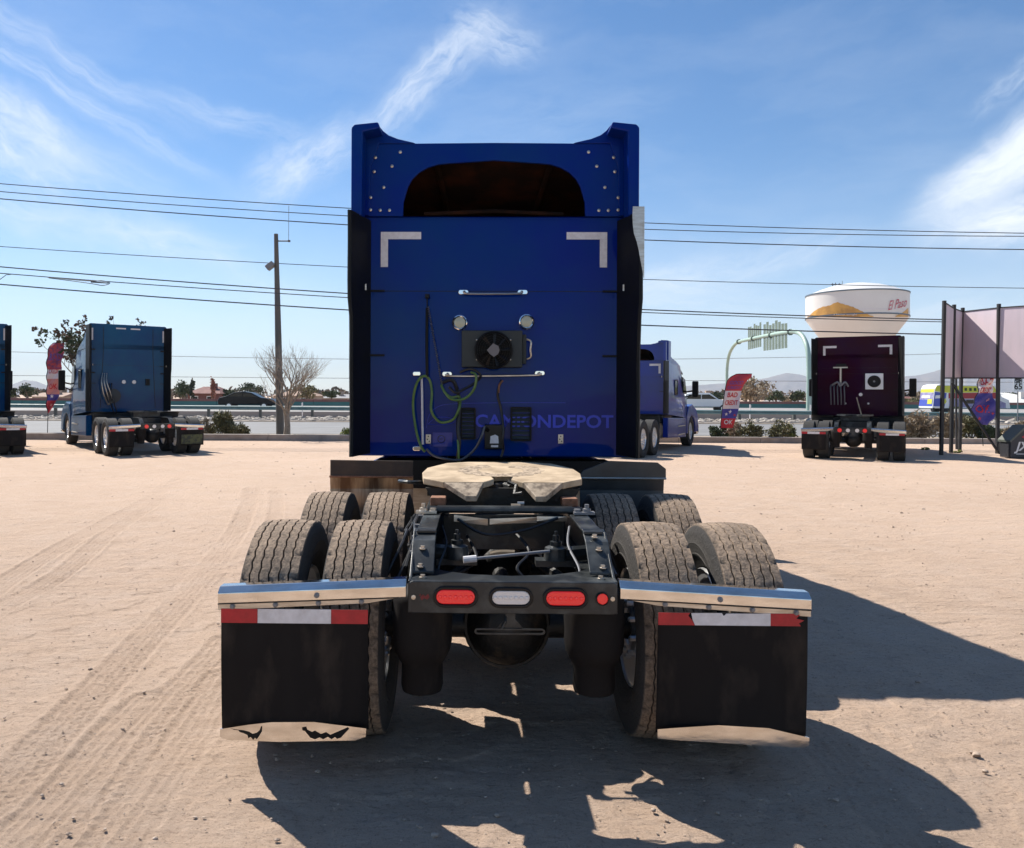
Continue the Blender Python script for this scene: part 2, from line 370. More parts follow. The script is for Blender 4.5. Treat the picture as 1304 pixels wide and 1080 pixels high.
# ------------------------------------------------------------------ the tractor
def section(y, zb, zt, wb, wt, r, lean=0):
    p = [(-wb, y, zb), (-wb, y, zb + (zt - zb) * .45)]
    for i in range(6):
        a = R(180 - 90 * i / 5); p.append((-wt + r + r * math.cos(a), y + lean, zt - r + r * math.sin(a)))
    q = [(-x, yy, z) for x, yy, z in p][::-1]
    return p + q
def tractor(name, label, group, loc, rz, paint, wall=3.45, zs=1.0, roof='cavity', hi=False, accent=None, gloss_ext=BLACKP, flap_w=.626, extra=None):
    t = thing(name, label, 'truck', loc, rz, group)
    Z = lambda z: 1.2 + (z - 1.2) * zs if z > 1.2 else z
    y0 = wall
    # --- frame: rails with a tail section that steps down to the end plate
    m = MB()
    for s in (-1, 1):
        xi, xo = .34, .43
        def px(a, b): return (a, b) if s > 0 else (-b, -a)
        a, b = px(xi, xo)
        m.box(a, b, .30, wall + 3.6, 1.018, 1.030); m.box(a, b, .30, wall + 3.6, .79, .802)
        c, d = px(xo - .012, xo)
        m.box(c, d, .302, wall + 3.598, .8025, 1.0175)
        # tail gusset plate
        poly = [(.30, 1.03), (.30, .80), (0.0, .73), (0.0, .868), (.06, .872), (.26, 1.0)]
        e, f_ = px(xo + .002, xo + .014)
        m.prism([(p[0], p[1]) for p in poly], e, f_, 'YZ')
        # sloping top flange of the tail
        g0, g1 = px(xi, xo + .014)
        m.add([(g0, .36, 1.034), (g1, .36, 1.034), (g0 + .0, .24, .995), (g1, .24, .995), (g0, .10, .885), (g1, .10, .885), (g0, .36, 1.022), (g1, .36, 1.022), (g0, .24, .983), (g1, .24, .983), (g0, .10, .873), (g1, .10, .873)],
              [(0, 1, 3, 2), (2, 3, 5, 4), (6, 8, 9, 7), (8, 10, 11, 9), (0, 2, 8, 6), (2, 4, 10, 8), (1, 7, 9, 3), (3, 9, 11, 5), (0, 6, 7, 1), (4, 5, 11, 10)])
    for yy in (.95, wall - 1.0, wall + 1.2): m.box(-.328, .328, yy, yy + .1, .82, 1.0)
    m.build('frame', FRAME, t, bevel=.003 if hi else 0)
    # --- end plate with concave top flange
    m = MB()
    m.prism(rrect(0, .800, .441, .068, .018), -.012, 0.0)
    top = [(-.441, 0), (.441, 0), (.441, .30), (.38, .30), (.30, .20), (.18, .13), (0, .105), (-.18, .13), (-.30, .20), (-.38, .30), (-.441, .30)]
    m.prism(top, .858, .868, 'XY')
    pl = m.build('end_plate', FRAME, t, bevel=.004 if hi else 0)
    def lamp(nm, cx, hw, hh, mt, cz=.800, bez=.013):
        m = MB(); n = 8
        m.ring(stadium(cx, cz, hw + bez, hh + bez, n), stadium(cx, cz, hw, hh, n), -.024, -.0125)
        b = m.build(nm, GLOSSB, t, smooth=True, bevel=.003 if hi else 0)
        m = MB(); m.prism(stadium(cx, cz, hw - .001, hh - .001, n), -.021, -.0128)
        m.build('lens', mt, b, bevel=.005 if hi else 0)
        if hi:
            m = MB()
            for k in range(-3, 4):
                if hw > .04: m.lathe([(.009, .0), (.007, -.003), (0, -.004)], (cx + k * .022, -.0213, cz), 'Y', 10)
            if m.v: m.build('lens_ring', mt, b)
    if hi:
        lamp('tail_lamp', -.242, .083, .031, REDL, cz=.803); lamp('tail_lamp', .222, .083, .031, REDL, cz=.801); lamp('reverse_lamp', -.008, .081, .030, WHITEL, cz=.802); lamp('marker_lamp', .377, .024, .024, REDL, cz=.800, bez=.004)
        m = MB(); m.prism([(-.392, .80), (-.38, .812), (-.37, .803), (-.358, .815), (-.352, .80), (-.362, .79), (-.375, .796), (-.385, .786)], -.0135, -.0122); m.prism([(-.397, .806), (-.389, .807), (-.391, .816)], -.0135, -.0122); m.build('paint_smear', RED_FADED, t)
        m = MB()
        for x, y in ((-.395, .20), (-.40, .12), (.395, .20), (.40, .12), (.385, .26), (-.385, .045), (.38, .05)):
            z = .869 if y < .11 else .885 + (y - .10) * .79
            m.lathe([(.017, 0), (.017, .004), (.011, .005), (.011, .014), (0, .015)], (x, y, z), 'Z', 8)
        for x in (-.42, .42): m.lathe([(.01, 0), (.01, -.006), (0, -.007)], (x, -.0125, .80), 'Y', 8)
        tag(m.build('bolt_heads', STEELD, t, smooth=True), kind='stuff')
    else:
        for x in (-.3, .3): lamp('tail_lamp', x, .055, .054, REDL)
        for x in (-.10, .12): lamp('reverse_lamp', x, .052, .051, WHITEL)
    # --- mud flaps on their arms
    for s in (-1, 1):
        fo, fi = 1.239 * s, (1.239 - flap_w) * s
        a0, a1 = min(fo, fi), max(fo, fi)
        zt_o = .834 if s < 0 else .829; zt_i = .872
        m = MB(); xi = .452 * s; xo = 1.252 * s
        # channel: sloping top face, front face, lip below
        prof = [(.06, .0), (.012, .0), (-.018, -.026), (-.018, -.072), (-.012, -.072), (-.012, -.024), (.012, -.006), (.06, -.006)]
        secs = [[(x, y, zt + z * k) for (y, z) in prof] for x, zt, k in ((xi, zt_i, 1.0), (xo, zt_o, .93))]
        m.loft(secs)
        br = m.build('flap_arm', STEEL, t, bevel=.003 if hi else 0)
        m = MB(); zl = (zt_i + zt_o) / 2
        m.prism([(xi + .02 * s, zt_i - .074), (xi + .16 * s, zt_i - .100), (xo, zt_o - .098), (xo, zt_o - .066)], -.0115, -.006)
        m.build('arm_lip', STEELD, br, bevel=.001 if hi else 0)
        if hi:
            m = MB(); m.tube([(xi + .03 * s, -.0165, zt_i - .0745), (xo, -.0165, zt_o - .070)], .0028, 4); m.build('arm_gap', GLOSSB, br)
            m = MB()
            for k in range(4):
                x = (1.19 - k * .183) * s; z = zt_o - .083 + (zt_i - zt_o) * (1.25 - abs(x)) / .8
                m.lathe([(.012, -.0115), (.012, -.015), (.008, -.016), (.008, -.022), (0, -.023)], (x, 0, z), 'Y', 8)
            m.lathe([(.012, -.0185), (.012, -.022), (.007, -.023), (0, -.028)], ((.83 if s < 0 else .87) * s, 0, zl - .048), 'Y', 8)
            tag(m.build('arm_bolts', GREYP, br, smooth=True), kind='stuff')
        # flap, slightly curled rubber
        m = MB(); nx, nz = 12, 14; V = []
        for j in range(nz + 1):
            for i in range(nx + 1):
                u = i / nx; w = j / nz; x = a0 + (a1 - a0) * u; z = .742 - (.742 - (.225 if hi else .262)) * w
                yb = .010 * math.sin(u * 3.1 + s) * w + .014 * w * w * math.sin(u * 6.2 + 1) + (.012 * w * w if (u < .1 or u > .9) else 0)
                V.append((x, yb, z))
        nn = len(V); F = []
        for j in range(nz):
            for i in range(nx):
                a = j * (nx + 1) + i; F.append((a, a + 1, a + nx + 2, a + nx + 1))
        m.add(V, F); fl = m.build('mud_flap', RUBBER, t, smooth=True)
        so_ = fl.modifiers.new('thick', 'SOLIDIFY'); so_.thickness = .009; so_.offset = 1
        # reflective strip
        zt = .744; h = .060 if s < 0 else .052; yf = -.014
        third = (a1 - a0) / 4
        cuts = [a0, a0 + third, a1 - third, a1] if s < 0 else [a0, a0 + third * .98, a1 - third, a1 - .02]
        for k, mt in enumerate((REDM, WHITEM, REDM)) if hi or True else ():
            m = MB(); x0, x1 = cuts[k] + .0004, cuts[k + 1] - .0004
            if hi and s > 0 and k != 1:      # torn ends
                if k == 0: poly = [(x0, zt - h), (x1, zt - h), (x1 - .012, zt - .03), (x1 - .028, zt - .012), (x1 - .02, zt), (x0, zt)]
                else: poly = [(x0, zt - h), (x1 - .01, zt - h), (x1 - .018, zt - h + .012), (x1 + .004, zt - .028), (x1 - .03, zt - .02), (x1 - .012, zt - .004), (x1 - .04, zt), (x0, zt)]
            elif hi and s > 0:
                poly = [(x0, zt - h), (x1, zt - h), (x1, zt), (x0 + .13, zt - .002), (x0 + .12, zt - .012), (x0 + .112, zt), (x0 - .016, zt - .001), (x0 - .010, zt - .03)]
            else: poly = [(x0, zt - h), (x1, zt - h), (x1, zt), (x0, zt)]
            m.prism(poly, yf, yf + .002); m.build('reflective_tape', mt, fl)
        # polished weight at the foot
        if hi:
            m = MB()
            if s < 0: poly = [(a0 + .001, .245), (a0 + .03, .232), (a0 + .25, .226), (a1 - .05, .236), (a1 - .006, .252), (a1 - .004, .287), (a0 + .40, .312), (a0 + .22, .309), (a0 + .12, .297), (a0 + .001, .277)]
            else: poly = [(a0 - .003, .262), (a0 + .10, .256), (a0 + .45, .238), (a1 - .02, .232), (a1 + .004, .242), (a1 + .004, .274), (a0 + .46, .312), (a0 + .25, .322), (a0 + .09, .310), (a0 - .003, .302)]
            dz = .042 if s < 0 else .046; poly = [(a_, b_ - dz) for a_, b_ in poly]; m.prism(poly, -.022, -.016)
            m.build('flap_weight', STEEL, fl)
            if s < 0:
                for P0 in ([(.045, .281), (.075, .276), (.10, .274), (.125, .268), (.14, .259), (.158, .264), (.17, .275), (.176, .292), (.181, .291), (.18, .270), (.168, .250), (.158, .236), (.150, .243), (.143, .233), (.132, .246), (.122, .240), (.118, .254), (.10, .262), (.085, .266), (.08, .273), (.06, .276)],
                           [(.35, .289), (.368, .293), (.372, .280), (.392, .270), (.405, .276), (.43, .262), (.452, .270), (.47, .259), (.50, .272), (.52, .281), (.545, .292), (.55, .285), (.532, .266), (.515, .247), (.498, .242), (.49, .250), (.476, .240), (.46, .250), (.44, .240), (.425, .247), (.405, .239), (.385, .246), (.372, .262), (.362, .274), (.352, .276)]):
                    m = MB(); m.prism([(a0 + x_, z_ - .042) for x_, z_ in P0], -.0225, -.0222); m.build('painted_dark_reflection', BLACKP, fl)  # dark reflections in the polished weight, painted as flat black shapes
    # --- wheels, axles, springs
    for ya in (.61, 1.81):
        for s in (-1, 1):
            wheel(t, .715 * s, ya, hi, -s); wheel(t, 1.092 * s, ya, hi, s)
        m = MB(); m.tube([(-.95, ya, .51), (.95, ya, .51)], .062, 14)
        m.lathe([(0, -.20), (.10, -.19), (.17, -.13), (.205, -.04), (.21, .03), (.19, .12), (.12, .26), (.07, .36), (.07, .38), (0, .38)], (0, ya, .525), 'Y', 28)
        if hi: m.tube([Vector((.205 * math.cos(a), ya - .05, .525 + .205 * math.sin(a))) for a in [2 * math.pi * k / 28 for k in range(29)]], .012, 6)
        m.build('drive_axle', GREASE, t, smooth=True, angle=50)
    if hi:
        for ya in (.61, 1.81):
            for s in (-1, 1):
                m = MB(); m.lathe([(.10, 0), (.20, .0), (.205, .02), (.205, .16), (.10, .17)], (.50 * s - (.17 if s > 0 else 0), ya, .51), 'X', 24); m.build('brake_drum', GREASE, t, smooth=True, angle=50)
    for s in (-1, 1):
        xs = (-.395 if s < 0 else .375); ys = .20
        for yy in ((ys, 1.35) if hi else (ys,)):
            m = MB(); m.lathe([(0, .79), (.105, .79), (.128, .775), (.134, .74), (.133, .70), (.136, .66), (.132, .61), (.134, .56), (.126, .515), (.105, .475), (.092, .455), (.094, .36), (.088, .335), (.05, .33), (0, .33)], (xs, yy, 0), 'Z', 26)
            m.build('air_spring', RUBBER, t, smooth=True, angle=50)
    # --- licence plate bracket
    m = MB(); z = .655
    m.ring(stadium(-.012, z, .150, .013, 5), stadium(-.012, z, .142, .006, 5), -.005, 0)
    m.prism([(-.07, z + .004), (.05, z + .004), (.03, z + .03), (.012, z + .05), (.012, .73), (-.03, .73), (-.03, z + .05), (-.05, z + .03)], .002, .008)
    m.tube([(-.03, .01, .72), (-.03, -.012, .70), (-.045, -.014, .67)], .006, 6)
    m.build('plate_bracket', FRAME, t)
    # --- fifth wheel
    fw_x = 0; fy = 1.12
    if hi: build_fifth_wheel(t)
    else:
        m = MB(); m.prism([(-.28, 1.95), (.28, 1.95), (.46, 1.6), (.46, 1.3), (.3, 1.05), (.2, .85), (.05, 1.2), (-.05, 1.2), (-.2, .85), (-.3, 1.05), (-.46, 1.3), (-.46, 1.6)], 1.16, 1.2, 'XY'); m.box(-.36, .36, 1.2, 1.6, 1.03, 1.16)
        m.build('fifth_wheel', FRAME, t)
    # --- quarter fenders ahead of the tandem
    for s in (-1, 1):
        x0, x1 = sorted((.60 * s, 1.20 * s)); P = []
        m = MB()
        if hi: pts = [(2.30, .62), (2.36, .80), (2.375, .98), (2.36, 1.08)]
        else: pts = [(2.36, .62), (2.42, .80), (2.40, .98), (2.33, 1.1), (2.2, 1.16)]
        secs = [[(x0, y, z), (x1, y, z), (x1, y + .012, z), (x0, y + .012, z)] for y, z in pts]
        m.loft(secs); q = m.build('quarter_fender', FENDER_L if (hi and s < 0) else FENDER_R, t, bevel=0)
        if hi:
            m = MB()
            if s < 0: m.prism([(x0 + .004, 1.072), (x1, 1.072), (x1, 1.185), (x0 + .004, 1.19)], 2.345, 2.356)
            else: m.prism([(x0 - .015, 1.07), (x1 + .01, 1.07), (x1 + .01, 1.14), (x1 - .05, 1.185), (x0 + .20, 1.195), (x0 + .02, 1.125)], 2.345, 2.356)
            m.build('fender_guard', GUARD_L if s < 0 else FENDER_R, q, bevel=.003)
            m = MB(); m.tube([(x0, 2.34, 1.071), (x1 + (.01 if s > 0 else 0), 2.34, 1.071)], .008, 8); m.build('fender_rim', STEELD if s > 0 else RUST, q)
    # --- cab and sleeper
    B = 1.02
    lean = 0
    m = MB()
    m.loft([section(y0, B + .12, Z(3.19), 1.185, 1.165, .04), section(y0 + 1.95, B, Z(3.12), 1.20, 1.12, .10), section(y0 + 2.25, .98, Z(2.95), 1.19, 1.07, .14),
            section(y0 + 2.75, .95, Z(2.10), 1.16, 1.08, .10), section(y0 + 2.95, .95, Z(1.85), 1.12, 1.02, .08)])
    m.build('sleeper_cab', paint, t, smooth=True, angle=30, bevel=.012 if hi else 0)
    m = MB()
    m.loft([section(y0 + 2.93, .80, Z(1.80), .80, .70, .14), section(y0 + 3.6, .75, Z(1.74), .74, .62, .16), section(y0 + 4.25, .70, Z(1.60), .66, .54, .18), section(y0 + 4.5, .70, Z(1.35), .56, .44, .18)])
    hd = m.build('hood', paint, t, smooth=True, angle=35)
    for s in (-1, 1):
        m = MB(); ya = y0 + 3.42
        out = [(ya + .58 * math.cos(R(a)), .50 + .60 * math.sin(R(a))) for a in range(0, 181, 15)]
        inn = [(ya + .60 * math.cos(R(a)), .50 + .53 * math.sin(R(a))) for a in range(0, 181, 15)]
        poly = [(ya + .62, .45), (ya + 1.02, .45), (ya + 1.0, .95), (ya + .70, 1.25), (ya + .1, 1.42), (ya - .5, 1.36), (ya - .78, 1.05), (ya - .78, .45), (ya - .62, .45)] + inn[::-1]
        a, b = sorted((.68 * s, 1.20 * s))
        m.prism(poly, a, b, 'YZ'); m.build('front_fender', paint, t, bevel=.03)
        w = wheel(t, 1.03 * s, ya, False, s)
        m = MB(); m.prism([(y0 + 4.46, .72), (y0 + 4.52, .85), (y0 + 4.40, 1.0), (y0 + 4.37, .85)], a + .12, b - .03, 'YZ'); m.build('headlight', GLASS, t, bevel=.01)
    m = MB(); m.prism(rrect(0, .55, 1.18, .20, .08), y0 + 4.35, y0 + 4.62); m.build('bumper', CHROME if not hi else paint, t, bevel=.02)
    m = MB(); m.box(-.5, .5, y0 + 4.502, y0 + 4.53, .80, 1.30); m.build('grille', CHROME, t, bevel=.02)
    # side panels below the body with steps and tank
    for s in (-1, 1):
        m = MB(); a, b = sorted((1.02 * s, 1.19 * s))
        m.prism([(y0 + .05, .42), (y0 + 2.55, .34), (y0 + 2.55, .97), (y0 + .05, 1.03)], a, b, 'YZ'); q = m.build('side_fairing', paint, t, bevel=.02)
        a, b = sorted((1.18 * s, 1.215 * s))
        for zz in (.72, .45): m = MB(); m.box(a, b, y0 + 1.35, y0 + 2.3, zz, zz + .03); m.build('step', STEELD, q)
        m = MB(); m.lathe([(0, 0), (.30, .0), (.31, .02), (.31, 1.5), (.30, 1.52), (0, 1.52)], (.70 * s, y0 + .2, .66), 'Y', 20); m.build('fuel_tank', STEELD, t, smooth=True)
        # glass, door and mirrors
        m = MB(); a, b = sorted((1.165 * s, 1.203 * s))
        m.prism([(y0 + 1.95, Z(1.95)), (y0 + 2.55, Z(1.9)), (y0 + 2.32, Z(2.5)), (y0 + 1.95, Z(2.6))], a, b, 'YZ'); m.build('side_window', GLASS, t)
        m = MB(); m.ring(rrect(y0 + 1.05, Z(2.15), .20, .30 * zs, .05), rrect(y0 + 1.05, Z(2.15), .17, .27 * zs, .04), a, b + .004 * s if s > 0 else b, 'YZ'); q = m.build('sleeper_window', BLACKP, t)
        m = MB(); m.prism(rrect(y0 + 1.05, Z(2.15), .17, .27 * zs, .04), a, b - .003, 'YZ'); m.build('pane', GLASS, q)
        m = MB()
        for pts in (((y0 + 1.85, 1.05), (y0 + 1.85, Z(2.68))), ((y0 + 2.62, 1.05), (y0 + 2.62, Z(1.95)))):
            m.tube([(1.196 * s, *pts[0]), (1.180 * s, *pts[1])], .008, 4)
        m.build('door_seam', GLOSSB, t)
        m = MB(); m.cbox((1.44 * s, y0 + 2.75, Z(2.12)), (.20, .11, .66 * zs)); q = m.build('mirror', BLACKP, t, bevel=.03)
        m = MB(); m.tube([(1.12 * s, y0 + 2.55, Z(1.98)), (1.40 * s, y0 + 2.74, Z(2.05))], .028, 6); m.build('mirror_arm', BLACKP, q)
        m = MB(); m.tube([(1.12 * s, y0 + 2.65, Z(1.78)), (1.40 * s, y0 + 2.75, Z(1.9))], .022, 6); m.build('mirror_arm', BLACKP, q)
    m = MB(); m.add([(-1.04, y0 + 2.27, Z(2.88)), (1.04, y0 + 2.27, Z(2.88)), (1.09, y0 + 2.78, Z(2.12)), (-1.09, y0 + 2.78, Z(2.12)), (-1.04, y0 + 2.30, Z(2.90)), (1.04, y0 + 2.30, Z(2.90)), (1.09, y0 + 2.81, Z(2.14)), (-1.09, y0 + 2.81, Z(2.14))], [(0, 1, 2, 3), (4, 7, 6, 5), (0, 4, 5, 1), (1, 5, 6, 2), (2, 6, 7, 3), (3, 7, 4, 0)])
    m.build('windshield', GLASS, t)
    m = MB(); m.prism([(y0 + 2.2, Z(2.86)), (y0 + 2.62, Z(2.72)), (y0 + 2.62, Z(2.76)), (y0 + 2.2, Z(2.95))], -1.06, 1.06, 'YZ'); m.build('sun_visor', GLOSSB, t)
    # --- roof fairing
    rf = [(0, 3.80, 1.12, 1.06, .07), (.4, 3.74, 1.13, 1.05, .12), (.8, 3.60, 1.13, 1.03, .16), (1.25, 3.42, 1.13, 1.0, .18), (1.7, 3.19, 1.12, .98, .18), (2.2, 2.90, 1.08, 1.0, .02)]
    if roof == 'cavity':
        m = MB(); secs = [section(y0 + a, Z(2.80 if a > 2 else 3.05), Z(zt), wb, wt, r) for a, zt, wb, wt, r in rf]
        m.loft(secs, cap0=False); rfo = m.build('roof_fairing', paint, t, smooth=True, angle=35)
        so_ = rfo.modifiers.new('thick', 'SOLIDIFY'); so_.thickness = .015; so_.offset = -1
        # rear panel with the arched opening
        n = 10; zb = Z(3.185); hw = .775; top = Z(3.655)
        inner = [(-hw, zb)] + [(-hw + .005, zb + .12 * zs)] + [(-hw + .03 + .36 - .36 * math.cos(R(a)), top - .02 - .27 * zs + .27 * zs * math.sin(R(a))) for a in range(15, 91, 15)] + [(0, top + .006)]
        inner = inner + [(-x, z) for x, z in inner[:-1][::-1]]
        outer = [(-1.10, zb), (-1.10, zb + .15)] + [(-1.10, zb + .15 + (Z(3.80) - zb - .15) * k / 4) for k in (1, 2, 3, 4)] + [(-.80, Z(3.803)), (-.5, Z(3.806)), ] 
        outer = outer[:8] + [(0, Z(3.81))]
        outer = outer + [(-x, z) for x, z in outer[:-1][::-1]]
        m = MB(); k_ = min(len(inner), len(outer)); assert len(inner) == len(outer), (len(inner), len(outer))
        m.ring(outer, inner, y0 - .035, y0 - .004)
        m.build('fairing_panel', paint, rfo, bevel=.006 if hi else 0)
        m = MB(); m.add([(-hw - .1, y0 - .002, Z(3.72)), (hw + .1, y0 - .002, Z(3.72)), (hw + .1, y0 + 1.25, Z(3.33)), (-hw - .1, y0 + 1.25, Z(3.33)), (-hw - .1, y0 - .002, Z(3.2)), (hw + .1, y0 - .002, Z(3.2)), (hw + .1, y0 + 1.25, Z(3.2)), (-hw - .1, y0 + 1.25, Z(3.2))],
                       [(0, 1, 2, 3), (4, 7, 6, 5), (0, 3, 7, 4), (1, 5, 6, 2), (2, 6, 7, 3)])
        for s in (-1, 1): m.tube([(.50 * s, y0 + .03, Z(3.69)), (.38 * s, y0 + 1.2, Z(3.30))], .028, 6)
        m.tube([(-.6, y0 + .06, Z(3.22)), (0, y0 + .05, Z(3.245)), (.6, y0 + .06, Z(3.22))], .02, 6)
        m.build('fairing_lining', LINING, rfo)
        # corner wings
        for s in (-1, 1):
            outl = [(1.215 * s, Z(3.19)), (1.215 * s, Z(3.91)), (1.19 * s, Z(3.935)), (.985 * s, Z(3.955)), (.945 * s, Z(3.905)), (.90 * s, Z(3.87)), (.82 * s, Z(3.838)), (.69 * s, Z(3.808)), (.67 * s, Z(3.80)), (.98 * s, Z(3.80)), (1.05 * s, Z(3.60)), (1.06 * s, Z(3.19))]
            m = MB(); m.prism(outl, y0 - .05, y0 + .25)
            m.build('corner_wing', paint, rfo, bevel=.008 if hi else 0)
            # the blade that stands back from the wing, with its return along the top
            m = MB(); m.prism([(1.185 * s, Z(3.14)), (1.185 * s, Z(3.865)), (1.16 * s, Z(3.892)), (.965 * s, Z(3.912)), (.945 * s, Z(3.86)), (1.09 * s, Z(3.83)), (1.095 * s, Z(3.14))], y0 - .26, y0 - .052)
            m.build('wing_blade', paint, rfo, bevel=.012 if hi else 0)
        if hi:
            m = MB()
            for x, z in ((-1.02, 3.56), (-.80, 3.73), (-1.01, 3.68), (-.87, 3.61), (-.94, 3.43), (-1.05, 3.34), (-1.05, 3.235), (-.97, 3.235), (-.89, 3.235)):
                for s in (1, -1): m.lathe([(.014, 0), (.014, -.004), (.006, -.008), (0, -.009)], (x * s, y0 - (.0505 if abs(x) > .97 else .0355), z), 'Y', 8)
            tag(m.build('fairing_bolts', STEELD, t, smooth=True), kind='stuff')
    else:
        m = MB(); secs = [section(y0 + a, Z(2.80 if a > 2 else 3.05), Z(zt), 1.185 - a * .03, wt + .08, r) for a, zt, wb, wt, r in rf]
        m.loft(secs, cap0=True); m.build('roof_fairing', paint, t, smooth=True, angle=35)
    # --- side extenders
    for s in (-1, 1):
        zb, zt = 1.16, Z(3.15) if roof == 'cavity' else Z(3.74)
        m = MB(); P = []
        nz = 14
        outerp, secs = [], []
        for k in range(nz + 1):
            w = k / nz; z = zb + (zt - zb) * w
            wob = .010 * math.sin(w * 17 + s) * (1 if hi else .4) + (.012 * math.sin(w * 6))
            xo = (1.165 + .012 * w) if z > Z(2.4) else 1.155 + .012 * w
            yr = y0 - .42 + wob
            secs.append([(s * xo, yr, z), (s * (xo + .012), yr + .012, z), (s * 1.212, y0 + .02, z), (s * 1.05, y0 - .004, z), (s * 1.06, y0 - .05, z), (s * (xo - .018), yr + .01, z)])
        m.loft(secs); e = m.build('side_extender', gloss_ext, t, smooth=True, angle=40)
        if hi and s > 0:
            m = MB(); secs = []
            for k in range(9):
                w = k / 8; z = Z(2.60) + (zt + .02 - Z(2.60)) * w; wd = .004 + .085 * min(1, max(0, w - .05) * 1.7) ** 1.3 + .006 * math.sin(w * 9)
                secs.append([(1.186, y0 - .45, z), (1.190, y0 - .44, z), (1.190 - wd, y0 - .444, z), (1.186 - wd, y0 - .452, z)])
            m.loft(secs); m.build('bare_edge', STEELD, e, smooth=True)
        for zz in (2.55, 2.0):
            m = MB(); m.box(*sorted((.93 * s, 1.06 * s)), y0 - .02, y0 - .008, Z(zz) - .008, Z(zz) + .008); m.build('hinge_bracket', BLACKP, e)
        m = MB(); m.cbox((1.06 * s, y0 - .25, Z(2.55)), (.012, .012, .05)); m.build('latch', STEELD, e)
    # --- the back of the sleeper
    m = MB(); m.box(-1.0, 1.0, y0 - .0035, y0 - .0015, Z(2.548), Z(2.553)); m.build('panel_seam', GLOSSB, t)
    def corner_mark(s, xo, zt, ln, hh, th=.065):
        m = MB(); xs_ = sorted((xo * s, (xo - ln) * s)); m.box(xs_[0], xs_[1], y0 - .0062, y0 - .004, zt - th, zt); m.build('reflector_strip', WHITEM, t)
        xs_ = sorted((xo * s, (xo - th) * s)); m = MB(); m.box(xs_[0], xs_[1], y0 - .0062, y0 - .004, zt - hh, zt - th - .001); m.build('reflector_strip', WHITEM, t)
    if extra: extra(t, y0, Z, corner_mark)
    # bottom apron
    m = MB(); m.box(-1.0, 1.0, y0 + .02, y0 + .3, .86, 1.10); m.build('floor_apron', BLACKP, t)
    return t

def fender_left_mat():
    return mat('dull_stainless', (.35, .27, .20), .3, .85, color2=(.10, .06, .04), vscale=4, stretch=(3, 1, .4), mask=(.35, .6))
FENDER_L = fender_left_mat(); FENDER_R = mat('dark_fender', (.018, .022, .026), .35, color2=(.04, .045, .048), vscale=5, bump=.2, bscale=9); GUARD_L = mat('rusty_guard', (.035, .022, .015), .7, color2=(.075, .045, .028), vscale=6, bump=.3, bscale=30)

